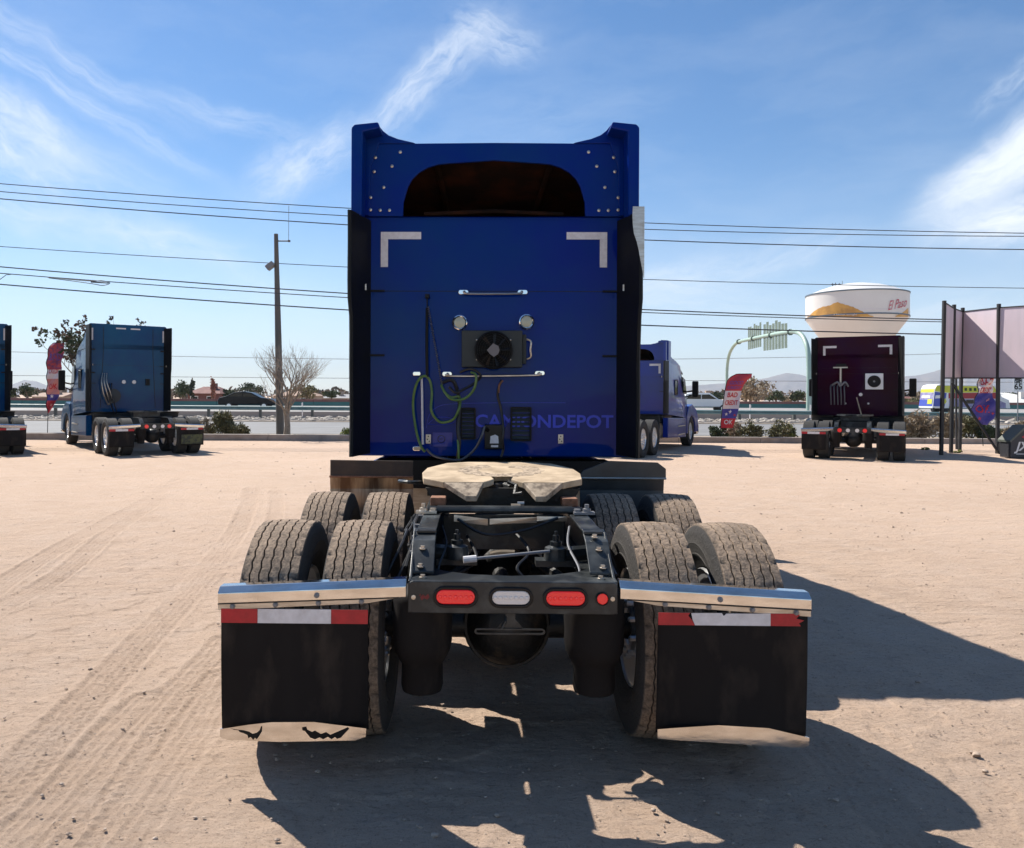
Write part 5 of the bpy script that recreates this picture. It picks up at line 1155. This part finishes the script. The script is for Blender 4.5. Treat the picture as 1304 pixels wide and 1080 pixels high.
wires = [((0, 234), (442, 265), (820, 284), (1304, 297), 30, .016, 'highest overhead cable, first of the upper three'), ((0, 244), (442, 275), (820, 292), (1304, 301), 30.6, .016, 'second overhead cable from the top'),
         ((0, 253), (442, 287), (820, 305), (1304, 318), 29, .019, 'third overhead cable from the top, lowest of the upper three'), ((0, 314), (442, 340), (820, 356), (1304, 367), 34, .015, 'thin single overhead cable midway between the upper three and the lower three'),
         ((0, 340), (442, 373), (820, 395), (1304, 409), 28, .020, 'overhead cable just above the dark splice loop'), ((0, 348), (442, 379), (820, 398), (1304, 412), 28.2, .016, 'overhead cable that carries the dark splice loop'),
         ((0, 362), (442, 395), (820, 414), (1304, 428), 27, .021, 'thick overhead cable just below the splice loop'),
         ((0, 448), (442, 456), (820, 459), (1304, 447), 150, .045, 'faint far cable crossing behind the sign arch legs'), ((0, 478), (442, 482), (820, 484), (1304, 487), 150, .045, 'lowest faint far cable just above the distant trees')]
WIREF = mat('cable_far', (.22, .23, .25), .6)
for a, b, c, d, D, r, lb in wires:
    xs = np.array([a[0], b[0], c[0], d[0]]); ysn = np.array([a[1], b[1], c[1], d[1]]); co = np.polyfit(xs, ysn, 2)
    P = []
    for px in np.linspace(-1400, 2700, 60): P.append(W(px, float(np.polyval(co, np.clip(px, -500, 1900)) + (px - np.clip(px, -500, 1900)) * .05), D))
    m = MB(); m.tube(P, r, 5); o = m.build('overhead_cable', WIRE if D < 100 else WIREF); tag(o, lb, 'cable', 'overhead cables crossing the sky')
sp = W(112, 358, 28.1); m = MB(); P = [W(60, 353, 28.1), W(95, 356.5, 28.1), W(118, 358, 28.1), W(130, 357.5, 28.1), W(140, 360.5, 28.1), W(131, 363.5, 28.1), W(118, 361.5, 28.1), W(97, 358.5, 28.1), W(62, 354, 28.1)]
m.tube(spline(P), .013, 6); m.tube([W(116, 359, 28.1), W(138, 360.5, 28.1)], [.028, .02], 8); o = m.build('cable_splice', WIRE, smooth=True); tag(o, 'dark looped splice case hanging on an overhead cable at upper left', 'cable splice')
m = MB(); m.tube([W(-8, 362, 28.1), W(0, 356, 28.1), W(8, 350, 28.1), W(14, 349.5, 28.1)], .012, 5); o = m.build('cable_tie', WIRE); tag(o, 'short slanting tie between two overhead cables at the left edge', 'cable')

# ------------------------------------------------------------------ feather flags
FR = mat('flag_red', (.55, .045, .06), .8, color2=(.45, .05, .08), vscale=2); FW = mat('flag_white', (.72, .62, .60), .8); FB = mat('flag_navy', (.05, .045, .25), .8, color2=(.10, .08, .32), vscale=4); FRL = mat('flag_letter_red', (.55, .03, .04), .8); FP = mat('flag_violet', (.17, .08, .30), .8); FRM = mat('flag_mottled', (.48, .07, .08), .8, color2=(.22, .06, .14), vscale=9, mask=(.46, .54)); FPI = mat('flag_pink', (.62, .25, .22), .8)
def flag(name, label, P, D, style, fold=0.0):
    """P: pixel outline: list of (y, xleft, xright) from top to bottom"""
    base = W(P[-1][1], P[-1][0] + 14, D); t = thing('feather_flag', label, 'feather flag', (base.x, D, 0), 0, 'red white and blue feather flags')
    def pt(y, u):
        ys_ = [p[0] for p in P]; xl = np.interp(y, ys_, [p[1] for p in P]); xr = np.interp(y, ys_, [p[2] for p in P])
        q = W(xl + (xr - xl) * u, y, D); w = .05 * math.sin(u * 5 + y * .12) * (.4 + u) + fold * math.sin(u * 7 + y * .35); return Vector((q.x - base.x, w, q.z))
    rows = np.linspace(P[0][0], P[-1][0], 46); m = MB(); bands = {'a': [(0, .30, FR), (.30, .63, FW), (.63, .80, FB), (.80, 1.1, FRL)], 'b': [(0, .36, FRM), (.36, .50, FW), (.5, .72, FPI), (.72, .8, FB), (.8, 1.1, FR)], 'c': [(0, .24, FR), (.24, .60, FW), (.60, 1.1, FB)]}[style]
    nu = 10
    for i in range(len(rows) - 1):
        w = (rows[i] - P[0][0]) / (P[-1][0] - P[0][0]); mt = [b[2] for b in bands if b[0] <= w < b[1]][0]; m.use(mt)
        for k in range(nu): m.add([pt(rows[i], k / nu), pt(rows[i], (k + 1) / nu), pt(rows[i + 1], (k + 1) / nu), pt(rows[i + 1], k / nu)], [(0, 1, 2, 3)])
    c = m.build('cloth', None, t); s_ = c.modifiers.new('thick', 'SOLIDIFY'); s_.thickness = .004
    m = MB(); pole = [(0, 0, 0)] + [pt(y, 0) + Vector((-.01, 0, 0)) for y in rows[::-1]] + [pt(P[0][0], k / 6) + Vector((0, 0, .01)) for k in range(1, 7)]; m.tube(pole, .014, 6); m.build('flag_pole', GLOSSB, t)
    H0 = P[0][0]; HH = P[-1][0] - P[0][0]
    def word(s, w, rel, mt, wid=.82, y_off=0, shx=0):
        m = MB(); text_mb(m, s, 1.0, lambda x, y, z: (x, y, z), .0, 0, .02)
        xs = [v[0] for v in m.v]; ys_ = [v[1] for v in m.v]; a, b = min(xs), max(xs); c_, d_ = min(ys_), max(ys_)
        V = []
        for x, y, z in m.v:
            yy = H0 + HH * (w - (y - (c_ + d_) / 2) / (d_ - c_) * rel); q = pt(yy, .5 + ((x - a) / (b - a) - .5) * wid); V.append((q.x, q.y - .012, q.z))
        m.v = V; m.build('lettering', mt, t)
    def star(u, w, r, mt):
        q = pt(H0 + HH * w, u); m = MB(); V = [(q.x + r * (1 if k % 2 == 0 else .42) * math.sin(k * math.pi / 5), q.z + r * (1 if k % 2 == 0 else .42) * math.cos(k * math.pi / 5)) for k in range(10)]
        m.prism(V, q.y - .014, q.y - .010); m.build('star', mt, t)
    return word, star
wd, st = flag('feather_flag', 'red, white and navy feather flag curling over behind the three shrubs, reading BAD CREDIT', [(476.5, 938, 957), (480, 931, 957), (484, 927, 952), (490, 925, 948), (500, 923, 944), (520, 920, 940), (545, 918, 934)], 31.0, 'a')
wd('GOOD', .16, .07, FP, .7); wd('CREDIT', .25, .05, FP, .8); wd('BAD', .385, .09, FRL, .66); wd('CREDIT', .53, .09, FRL, .80); wd('OK', .89, .085, FW, .6); st(.55, .70, .09, FW); st(.30, .745, .07, FW); st(.82, .76, .06, FR)
wd, st = flag('feather_flag', 'tattered red and pink feather flag standing behind the mirror of the left tractor', [(437, 67, 81), (441, 64, 81), (450, 61, 80), (470, 60, 79), (500, 60, 75), (515, 60, 71), (526, 60.5, 62)], 30.6, 'b', .05)
wd('BAD', .20, .10, FP, .7); wd('CREDIT', .40, .07, FRL, .8); wd('OK', .62, .08, FRL, .6); st(.5, .76, .08, FW); st(.35, .88, .10, FPI)
wd, st = flag('feather_flag', 'red, white and navy feather flag hanging behind the panel screen posts', [(440, 1248, 1266), (480, 1247, 1267), (500, 1245, 1265), (508, 1242, 1266), (522, 1236, 1268), (534, 1242, 1264), (541, 1252, 1258)], 28.2, 'c', .05)
wd('BAD', .455, .085, FRL, .7); wd('CREDIT', .565, .075, FRL, .8); wd('OK', .80, .10, FRL, .55); st(.75, .68, .11, FPI); st(.25, .92, .08, FR); st(.9, .86, .07, FR)

# ------------------------------------------------------------------ sign arch over the highway
ARCH = mat('pale_green_steel', (.36, .47, .40), .5, .1, color2=(.30, .41, .35), vscale=1); SIGNB = mat('sign_back', (.08, .115, .09), .7, 0, color2=(.15, .19, .15), vscale=2)
def arch():
    DL, DR = 112.0, 80.0; a = W(925, 512, DL); b = W(1030, 512, DR)
    t = thing('sign_arch', 'pale green tubular sign gantry arching over the highway with the ribbed back of a sign', 'sign gantry', (b.x, DR, 0)); o = Vector((b.x, DR, 0))
    def on(px, py):     # on the plane through both legs
        u = (px - CX) / FPX; k = (DL - DR) / (a.x - b.x)
        D = (DR - k * b.x) / (1 - k * u); return W(px, py, D) - o
    path = [on(925, 530), on(925.5, 490), on(926, 468), on(928.5, 452), on(934, 441), on(941, 435.5), on(960, 431), on(980, 427), on(1000, 423.5), on(1012, 422.5), on(1020, 426), on(1026, 436), on(1029.5, 452), on(1030.5, 480), on(1030, 512), on(1030, 530)]
    path[0].z = 0; path[-1].z = 0
    m = MB(); sp_ = spline(path, 5); n = len(sp_); m.tube(sp_, [.19 + .07 * i / n for i in range(n)], 12); m.build('arch_tube', ARCH, t, smooth=True)
    for px, py in ((941, 435.3), (959.5, 431), (982, 427), (1006.5, 423)):
        c = on(px, py); d = (on(px + 3, py - .7) - c).normalized(); m = MB(); m.tube([c - d * .12, c + d * .12], .34, 12); m.build('collar', SIGNB, t)
    groups = [(955, 972.5, 415, 445, 7), (975, 1006.5, 411, 446.5, 8)]
    hl = {955: 417}
    for x0, x1, yt, yb, k in groups:
        p0, p1, p2, p3 = on(x0, yt + 1), on(x1, yt - 3), on(x1, yb - 4), on(x0, yb); off = Vector((0, .55, 0))
        for i in range(k):
            u0 = i / k; u1 = (i + .72) / k; m = MB(); hh = rnd.uniform(-.25, .35)
            A, B_, C_, D_ = p0.lerp(p1, u0), p0.lerp(p1, u1), p3.lerp(p2, u1), p3.lerp(p2, u0); up = Vector((0, 0, hh))
            V = [A + up, B_ + up, C_, D_]; m.add([v + off for v in V] + [v + off + Vector((.0, .12, 0)) for v in V], [(0, 1, 2, 3), (4, 7, 6, 5), (0, 4, 5, 1), (1, 5, 6, 2), (2, 6, 7, 3), (3, 7, 4, 0)]); m.build('sign_panel', SIGNB, t)
arch()

# ------------------------------------------------------------------ water tower
def tower():
    D = 205.0; c = W(1090, 505, D); k = D / FPX; t = thing('water_tower', 'white water tower with orange mountains and pink script rising behind the plum tractor', 'water tower', (c.x, D, 0)); zz = lambda py: W(1090, py, D).z
    az0 = math.atan((1090 - CX) / FPX); r = 66.5 * k * math.cos(az0)
    TW_ = mat('tower_white', (.72, .71, .68), .45, color2=(.66, .64, .61), vscale=.1); TBL = mat('tower_blue_line', (.09, .13, .17), .5); TOR = mat('tower_orange', (.62, .33, .06), .5, color2=(.45, .23, .05), vscale=.35, mask=(.45, .6)); TPK = mat('tower_pink', (.50, .08, .12), .5)
    zt, zs1, zs2 = zz(361), zz(376), zz(405)
    m = MB(); m.lathe([(0, zt), (r * .25, zt - .15), (r * .5, zt - .7), (r * .75, zt - 1.7), (r * .92, zt - 2.55), (r, zs1 + .02)], seg=64); m.build('roof_dome', TW_, t, smooth=True)
    m = MB(); m.lathe([(r, zs1), (r, zs2 - .02)], seg=96); m.v; m.build('tank_wall', TW_, t, smooth=True)
    zb = zz(436); m = MB(); m.lathe([(r, zs2 - .03), (r * .985, zs2 - .5), (r * .62, zb - .6), (r * .40, zb - 3.2), (r * .3, zb - 6), (r * .28, 6), (r * .34, 1), (r * .34, 0)], seg=48); m.build('pedestal', TW_, t, smooth=True, angle=50)
    for z in (zs1, zs2): m = MB(); m.lathe([(r + .02, z - .16), (r + .14, z - .16), (r + .14, z + .16), (r + .02, z + .16)], seg=96); m.build('blue_band', TBL, t, smooth=True)
    m = MB(); z1, z2 = zz(399), zz(401); m.lathe([(r + .025, z2), (r + .05, z2), (r + .05, z1), (r + .025, z1)], seg=96); m.build('thin_band', WHITEM, t)
    def on(px, py, off=.08):
        u = (px - CX) / FPX; d = Vector((u, 1.0)).normalized(); cc = Vector((c.x, D)); b_ = d.dot(cc); disc = b_ * b_ - (cc.length_squared - (r + off) ** 2)
        tt = b_ - math.sqrt(max(0, disc)); q_ = d * tt; v_ = (q_ - cc).normalized() * (r + off); q_ = cc + v_; return Vector((v_.x, v_.y, W(px, py, q_.y).z))
    def range_(pts, ybase, nm):
        m = MB(); V = []
        for (px, py), q in [(p, 0) for p in pts]: V += [on(px, py), on(px, ybase)]
        m.add(V, [(2 * i, 2 * i + 1, 2 * i + 3, 2 * i + 2) for i in range(len(pts) - 1)]); o = m.build(nm, TOR, t); s_ = o.modifiers.new('thick', 'SOLIDIFY'); s_.thickness = .05
    def dens(pts):
        o = []
        for (a, b), (c_, d) in zip(pts[:-1], pts[1:]):
            n = max(1, int(abs(c_ - a) / 2)); o += [(a + (c_ - a) * i / n, b + (d - b) * i / n + (.35 * math.sin(a + i * 1.9))) for i in range(n)]
        return o + [pts[-1]]
    range_(dens([(1028, 406), (1032, 400), (1038, 395), (1046, 391), (1056, 389), (1063, 385.5), (1066, 385), (1074, 387.5), (1086, 391), (1096, 396), (1106, 401), (1112, 403)]), 403.5, 'painted_mountains')
    range_(dens([(1140, 403), (1148, 399), (1153, 395), (1156.3, 392)]), 403.5, 'painted_mountains')
    def script(s, px, py, size, wid, mt, sh, tilt=0.0):
        m = MB(); text_mb(m, s, size, lambda x, y, z: (x, y, z), 0, sh, .0)
        xs = [v[0] for v in m.v]; a, b = min(xs), max(xs)
        m.v = [tuple(on(px + ((v[0] - a) / (b - a) - .5) * wid, py - v[1] / k - tilt * (v[0] - a) / (b - a), .16)) for v in m.v]; m.build('lettering', mt, t)
    script('El Paso', 1142.5, 390, 3.4, 24, TPK, .5, 5)
    script('a better tonight', 1076, 400.4, .62, 30, WHITEM, 0)
    for px, h in ((1085, 2), (1090, 3), (1096, 2.2), (1101, 7), (1119, 3)):
        p = on(px, 362); m = MB(); m.tube([(p.x, 0, zz(365)), (p.x, 0, zz(362 - h * .6))], .10 if h < 6 else .05, 6); m.box(p.x - .35, p.x + .35, -.2, .2, zz(363), zz(362)); m.build('roof_antenna', POLE, t)
tower()

# ------------------------------------------------------------------ panelled screen on dark posts
SCR = mat('screen_grey_pink', (.66, .54, .58), .8, color2=(.58, .50, .53), vscale=.8, bump=.3, bscale=2.5, dist=.02, stretch=(3, 3, .6)); SPOST = mat('screen_post', (.022, .020, .020), .6)
def screen():
    def P(px, py, D): return W(px, py, D)
    spec = [(1202.5, 383, 577, 23.4), (1215.0, 388, 576, 24.4), (1226.0, 392, 575, 25.6), (1272.0, 387, 577, 24.2), (1332, 383, 579, 23.0)]
    o = W(1226, 575, 25.6); t = thing('panel_screen', 'folded grey-pink panel screen raised on thin dark steel posts at the right edge', 'screen', (o.x, o.y, 0)); O = Vector((o.x, o.y, 0))
    tops = []; bots = []
    for i, (px, yt, yb, D) in enumerate(spec):
        a = P(px, yt, D); g = Vector((P(px - (4 if i < 3 else 2), yb, D).x, D, 0)) - O; a = a - O
        m = MB(); m.tube([g, a], .058 if i < 4 else .05, 4); m.build('post', SPOST, t)
        tops.append(P(px, yt + 5 - (3 if i == 0 else 0), D) - O); bots.append(P(px - 2, 481.5, D) - O)
    for i in range(4):
        m = MB(); A, B_, C_, D_ = tops[i], tops[i + 1], bots[i + 1], bots[i]; n = (B_ - A).cross(D_ - A).normalized() * .03
        m.add([A, B_, C_, D_, A + n, B_ + n, C_ + n, D_ + n], [(0, 3, 2, 1), (4, 5, 6, 7), (0, 1, 5, 4), (1, 2, 6, 5), (2, 3, 7, 6), (3, 0, 4, 7)]); m.build('screen_panel', SCR, t)
        for e0, e1 in ((A, B_), (D_, C_)): m = MB(); m.tube([e0, e1], .025, 4); m.build('edge_bar', SPOST, t)
    m = MB(); m.tube([P(1212, 487, 24.2) - O, P(1272, 577, 24.0) - O], .04, 4); m.build('brace', SPOST, t)
    g = P(1218, 576, 26.2); m = MB(); m.tube([P(1217.5, 481, 26.2) - O, Vector((g.x, 26.2, 0)) - O], .035, 4); m.build('rear_post', SPOST, t)
    p = P(1274, 568, 24.0); m = MB(); m.tube([Vector((p.x, 24.0, .0)) - O, Vector((p.x, 24.0, .32)) - O], .05, 6); m.build('anchor_stub', SPOST, t)
screen()
def house_sign():
    D = 22.2; a = W(1287, 588, D); t = thing('house_shaped_sign', 'low black sign shaped like a peaked house with white letters JX at the right edge', 'sign', (a.x, D, 0)); k = D / FPX
    poly = [(0, .02), (0, .46), (.42, .86), (.95, .86), (1.3, .50), (1.3, .02)]
    m = MB(); m.prism(poly, 0, .45); m.build('board', mat('sign_black', (.035, .035, .04), .5), t, bevel=.01)
    m = MB(); m.prism([(-.03, .45), (-.03, .51), (.40, .93), (.98, .93), (1.34, .55), (1.34, .50), (.95, .865), (.42, .865)], -.04, .5); m.build('cap', mat('sign_cap', (.10, .11, .09), .6), t)
    m = MB(); text_mb(m, 'JX', .34, lambda x, y, z: (.30 + x, -.006 - z, .33 + y), .002, .3, .008); m.build('lettering', WHITEP, t)
    m = MB(); m.prism([(.30, .60), (.38, .56), (.46, .62), (.40, .66)], -.006, -.001); m.prism([(.50, .55), (.62, .60), (.58, .64), (.48, .60)], -.006, -.001); m.build('red_emblem', FR, t)
    m = MB(); m.box(.15, .9, -.005, -.001, .12, .14); m.build('white_line', WHITEP, t)
house_sign()
def speed_sign():
    D = 50.5; a = W(1296.5, 482, D); t = thing('speed_limit_sign', 'white speed limit 65 sign on a thin pole at the far right beyond the road', 'road sign', (a.x, D, 0)); z = W(1296, 490, D).z
    m = MB(); m.prism(rrect(0, z, .31, .40, .03), -.02, 0); m.build('sign_face', WHITEP, t)
    for s, sz, dz in (('SPEED', .13, .31), ('LIMIT', .16, .17), ('65', .42, -.13)): m = MB(); text_mb(m, s, sz * 1.25, lambda x, y, zz: (x, -.023, z + dz + y), 0, 0, .012); m.build('lettering', GLOSSB, t)
    m = MB(); m.tube([(0, .02, 0), (0, .02, z + .35)], .035, 6); m.build('pole', GREYP, t)
speed_sign()

# ------------------------------------------------------------------ vehicles on the highway
def car(label, px, D, z, L_, body, dirn, hh=1.0, suv=False):
    p = W(px, 520, D); t = thing('car', label, 'car', (p.x, D, z), 0 if dirn > 0 else math.pi)
    if suv: side = [(-2.2, .45), (-2.25, .85), (-2.15, 1.1), (-1.7, 1.55), (-1.2, 1.65), (.3, 1.62), (1.05, 1.1), (1.9, .98), (2.2, .8), (2.25, .45)]
    else: side = [(-2.3, .40), (-2.35, .72), (-2.2, .98), (-1.7, 1.08), (-1.0, 1.40), (-.3, 1.46), (.35, 1.38), (1.15, .98), (2.0, .88), (2.3, .70), (2.35, .40)]
    s = L_ / 4.6; side = [(x * s, y * hh) for x, y in side]
    m = MB(); m.prism(side, -.86, .86); m.build('body', body, t, bevel=.08, bseg=3)
    if suv: win = [(-1.75, 1.12), (-1.5, 1.48), (.22, 1.50), (.85, 1.12)]; split = -.5
    else: win = [(-1.5, 1.06), (-.95, 1.32), (.28, 1.32), (.92, 1.02)]; split = -.35
    for w in ([win[0], win[1], (split, win[1][1]), (split, win[0][1])], [(split + .07, win[0][1]), (split + .07, win[1][1]), win[2], win[3]]):
        m = MB(); m.prism([(x * s, y * hh) for x, y in w], -.875, .875); m.build('window', GLASS, t)
    for x in (-1.42 * s, 1.42 * s):
        for y in (-.78, .78):
            m = MB(); m.lathe([(0, -.1), (.2, -.1), (.31, -.09), (.33, -.05), (.33, .05), (.31, .09), (.2, .1), (0, .1)], (x, y, .33), 'Y', 20); w = m.build('wheel', TYREL, t); m = MB(); m.lathe([(0, -.125 if y < 0 else .105), (.19, -.12 if y < 0 else .10), (.2, -.105 if y < 0 else .12), (0, -.105 if y < 0 else .125)], (x, y, .33), 'Y', 16); m.build('rim', ALU, w)
car('black sedan seen side on passing on the highway left of the lamp pole', 317, 70, .42, 4.9, mat('car_black', (.006, .007, .009), .3, 0, .1, spec=.2), 1, 1.08)
car('white hatchback on the highway between the bright blue truck mirror and the feather flag', 896, 68, .42, 4.5, WHITEP, 1, 1.0, True)
def van():
    D = 66.0; a = W(1179, 520, D); L_ = 6.3; t = thing('wrapped_van', 'colourful wrapped box van with yellow roof, red stripe and blue tail behind the dark posts', 'van', (a.x, D, .42)); YEL = mat('van_yellow', (.65, .62, .05), .4, color2=(.45, .5, .04), vscale=1); RED = mat('van_red', (.35, .02, .03), .4); PUR = mat('van_violet', (.22, .18, .34), .4, color2=(.35, .33, .5), vscale=3); BL = mat('van_blue', (.06, .09, .42), .4)
    m = MB(); m.prism([(-.05, .45), (.15, 2.05), (.3, 2.32), (.6, 2.42), (5.0, 2.35), (5.3, 2.2), (5.6, 1.4), (6.2, 1.15), (6.3, .45)], -1.0, 1.0); m.build('body', WHITEP, t, bevel=.06)
    def deco(nm, poly, mt, o=.006): m = MB(); m.prism(poly, -1.0 - o, -1.0 - o + .005); m.build(nm, mt, t)
    deco('yellow_roof_band', [(.12, 1.85), (.3, 2.30), (4.95, 2.25), (5.2, 1.78), (1.2, 1.72)], YEL); deco('red_stripe', [(1.25, 1.25), (1.25, 1.70), (5.2, 1.76), (5.1, 1.25)], RED); deco('violet_side', [(1.3, .6), (1.3, 1.22), (5.1, 1.22), (5.9, .9), (5.9, .5), (4.6, .5)], PUR)
    deco('blue_tail', [(.02, .62), (.12, 1.8), (1.1, 1.7), (.95, .6)], BL); deco('white_patch', [(.15, 1.25), (.2, 1.5), (.9, 1.55), (.85, 1.3)], WHITEP, .012); deco('yellow_patch', [(.75, .9), (1.0, 1.3), (1.1, 1.0), (.95, .8)], YEL, .012); deco('green_sill', [(1.3, .45), (1.3, .62), (2.4, .6), (2.4, .42)], LEAF_Y)
    for k in range(9): deco('roof_letter', [(1.4 + k * .38, 1.88), (1.4 + k * .38, 2.12), (1.6 + k * .38, 2.12), (1.62 + k * .38, 1.88)], LEAF_D, .012)
    deco('side_window', [(2.6, .85), (2.7, 1.15), (4.9, 1.15), (5.1, .85)], GLASS, .012)
    def tail(nm, y0_, y1_, z0_, z1_, mt, o):
        xx = lambda z: -.05 + (z - .45) * .125 - o
        m = MB(); m.add([(xx(z0_), y0_, z0_), (xx(z0_), y1_, z0_), (xx(z1_), y1_, z1_), (xx(z1_), y0_, z1_), (xx(z0_) + .004, y0_, z0_), (xx(z0_) + .004, y1_, z0_), (xx(z1_) + .004, y1_, z1_), (xx(z1_) + .004, y0_, z1_)], [(0, 1, 2, 3), (4, 7, 6, 5), (0, 4, 5, 1), (1, 5, 6, 2), (2, 6, 7, 3), (3, 7, 4, 0)]); m.build(nm, mt, t)
    tail('tail_yellow', -.93, .93, 1.75, 2.02, YEL, .012); tail('tail_blue', -.93, .93, .62, 1.15, BL, .012); tail('tail_violet', -.93, .93, 1.16, 1.72, PUR, .012); tail('tail_white', -.5, .7, 1.3, 1.5, WHITEP, .02); tail('tail_yellow_patch', -.85, -.2, .8, 1.2, YEL, .02)
    m = MB(); m.box(.0, .12, -1.02, -.8, .1, .5); m.build('tail_step', GLOSSB, t)
    for x in (1.3, 5.0):
        for y in (-.86, .86): m = MB(); m.lathe([(0, -.12), (.25, -.12), (.36, -.1), (.38, 0), (.36, .1), (0, .12)], (x, y, .38), 'Y', 18); m.build('wheel', TYREL, t)
van()

# ------------------------------------------------------------------ houses, low roofs, hills
WALLC = mat('stucco', (.42, .33, .26), .9, color2=(.36, .28, .22), vscale=.5); ROOFM = mat('maroon_roof', (.20, .085, .07), .85, color2=(.15, .065, .055), vscale=1); ROOFT = mat('tan_roof', (.35, .23, .17), .85, color2=(.27, .18, .13), vscale=1); ROOFG = mat('grey_roof', (.28, .27, .27), .85); WALLW = mat('white_wall', (.66, .64, .60), .8)
def house(label, px0, px1, yr, ye, D, wm, rm, gable=True):
    a = W(px0, ye, D); b = W(px1, ye, D); r = W((px0 + px1) / 2, yr, D); w = b.x - a.x; t = thing('house', label, 'house', ((a.x + b.x) / 2, D, 0), 0, 'houses beyond the highway')
    m = MB(); m.box(-w / 2 + .4, w / 2 - .4, 0, 8, 0, a.z); m.build('wall', wm, t)
    ins = .04 if gable else .28
    m = MB(); m.add([(-w / 2, -.6, a.z), (w / 2, -.6, a.z), (w / 2, 8.6, a.z), (-w / 2, 8.6, a.z), (-w / 2 + w * ins, 4, r.z), (w / 2 - w * ins, 4, r.z)], [(0, 1, 5, 4), (2, 3, 4, 5), (1, 2, 5), (3, 0, 4), (0, 3, 2, 1)]); ro = m.build('roof', rm, t)
    m = MB(); m.box(w * .1, w * .1 + .8, 2, 2.8, (a.z + r.z) / 2, r.z + .5); m.build('chimney', wm, ro)
    for k in (-.25, .2):
        m = MB(); z1 = a.z * .8; m.box(w * k - .6, w * k + .6, -.05, -.003, z1 - .9, z1); f = m.build('window', WHITEP, t); m = MB(); m.box(w * k - .5, w * k + .5, -.06, -.051, z1 - .8, z1 - .1); m.build('pane', GLASS, f)
house('maroon-roofed house with two cypresses, right of the left tractor', 236, 282, 492, 501, 122, ROOFM, ROOFM, False)
house('low brown-roofed house behind the lamp pole and bare tree', 345, 405, 498, 504, 140, WALLC, ROOFT, False)
house('grey-roofed house at the left side of the nearest truck', 405, 446, 502, 507, 150, WALLC, ROOFG)
house('tan-roofed house behind the left feather flag', 38, 82, 500, 505, 150, WALLC, ROOFT)
house('tan-roofed house between the bright blue truck and the feather flag', 885, 916, 501, 509, 140, WALLC, ROOFT, False)
house('pale low house between the dark trees under the arch', 993, 1025, 508, 512, 135, WALLW, ROOFG)
house('red-brown-roofed house left of the colourful van', 1155, 1182, 505, 513, 150, WALLC, ROOFM)
house('long white-roofed building behind the right posts', 1240, 1302, 500, 504, 160, WALLC, WALLW)
house('white gabled shed behind the speed limit sign', 1282, 1330, 503, 514, 130, WALLW, WALLW)
house('flat white building between the feather flag and the tall right post', 1262, 1286, 506, 510, 140, WALLC, WALLW)
# distant low town and trees that read as one mass
q = random.Random(3); m = MB(); TANF = mat('far_town_trees', (.10, .09, .06), .9, color2=(.2, .15, .11), vscale=.05)
for k in range(420):
    D = q.uniform(190, 420); x = q.uniform(-.62, .78) * D; leaf_cloud(m, 26, (x, D, 1.2 + D * .004), (q.uniform(2, 5), 2, q.uniform(.8, 1.6) + D * .003), .8, q, 5)
tag(m.build('far_treeline', TANF), kind='stuff')
HILL = mat('desert_hill', (.20, .15, .11), .95, color2=(.13, .10, .08), vscale=.004, bump=1.0, bscale=.01, dist=40)
def ridge(name, pts, D, seed):
    q = np.random.RandomState(seed); px = np.linspace(pts[0][0], pts[-1][0], 260); ys_ = np.interp(px, [p[0] for p in pts], [p[1] for p in pts])
    rows = 14; V = []; k = D / FPX
    for r in range(rows):
        w = r / (rows - 1); prof = math.sin(math.pi * min(1, w * 1.0)) if w < .5 else math.cos(math.pi * (w - .5))
        prof = (1 - abs(2 * w - 1)) ** .8
        for i, (x, y) in enumerate(zip(px, ys_)):
            h = (HY + 1 - y + (x - CX) * ROLL) * k + H; X_ = (x - CX) * k; Y_ = D + (w - .5) * D * .22
            nz = float(vnoise(np.array([X_]), np.array([Y_]), D * .022, seed)[0] * .30 + vnoise(np.array([X_]), np.array([Y_]), D * .008, seed + 1)[0] * .16)
            V.append((X_ * (Y_ / D), Y_, max(-20, h * prof * (1 + nz * (1.0 if abs(w - .5) > .05 else .12)) - 12 * (1 - prof))))
    n = len(px); F = [(r * n + i, r * n + i + 1, (r + 1) * n + i + 1, (r + 1) * n + i) for r in range(rows - 1) for i in range(n - 1)]
    m = MB(); m.add(V, F); tag(m.build(name, HILL, smooth=True), kind='structure')
ridge('mountain', [(560, 504), (760, 503), (830, 497), (880, 491), (920, 488), (955, 485), (980, 480), (1001, 474), (1022, 477), (1045, 484), (1075, 492), (1100, 500), (1120, 504)], 7600, 5)
ridge('mountain', [(1040, 504), (1070, 498), (1110, 486), (1150, 479), (1172, 477), (1195, 470), (1230, 464), (1262, 470), (1290, 480), (1340, 484), (1420, 474), (1500, 492), (1600, 504)], 7000, 8)
ridge('mountain', [(-160, 500), (-80, 493), (-20, 492), (15, 490), (30, 484), (45, 485), (60, 491), (120, 497), (200, 500), (300, 503), (420, 504)], 7800, 12)

# ------------------------------------------------------------------ the air
def haze():
    m = MB(); m.box(-9400, 9400, -400, 9400, -21, 420); hm = bpy.data.materials.new('haze'); hm.use_nodes = True; nt = hm.node_tree; nt.nodes.clear()
    o = nt.nodes.new('ShaderNodeOutputMaterial'); v = nt.nodes.new('ShaderNodeVolumePrincipled'); v.inputs['Color'].default_value = (.80, .88, 1, 1); v.inputs['Density'].default_value = HAZE; v.inputs['Anisotropy'].default_value = .0
    nt.links.new(v.outputs[0], o.inputs['Volume']); h = m.build('haze', hm); tag(h, kind='stuff')
HAZE = 1.1e-4
haze()
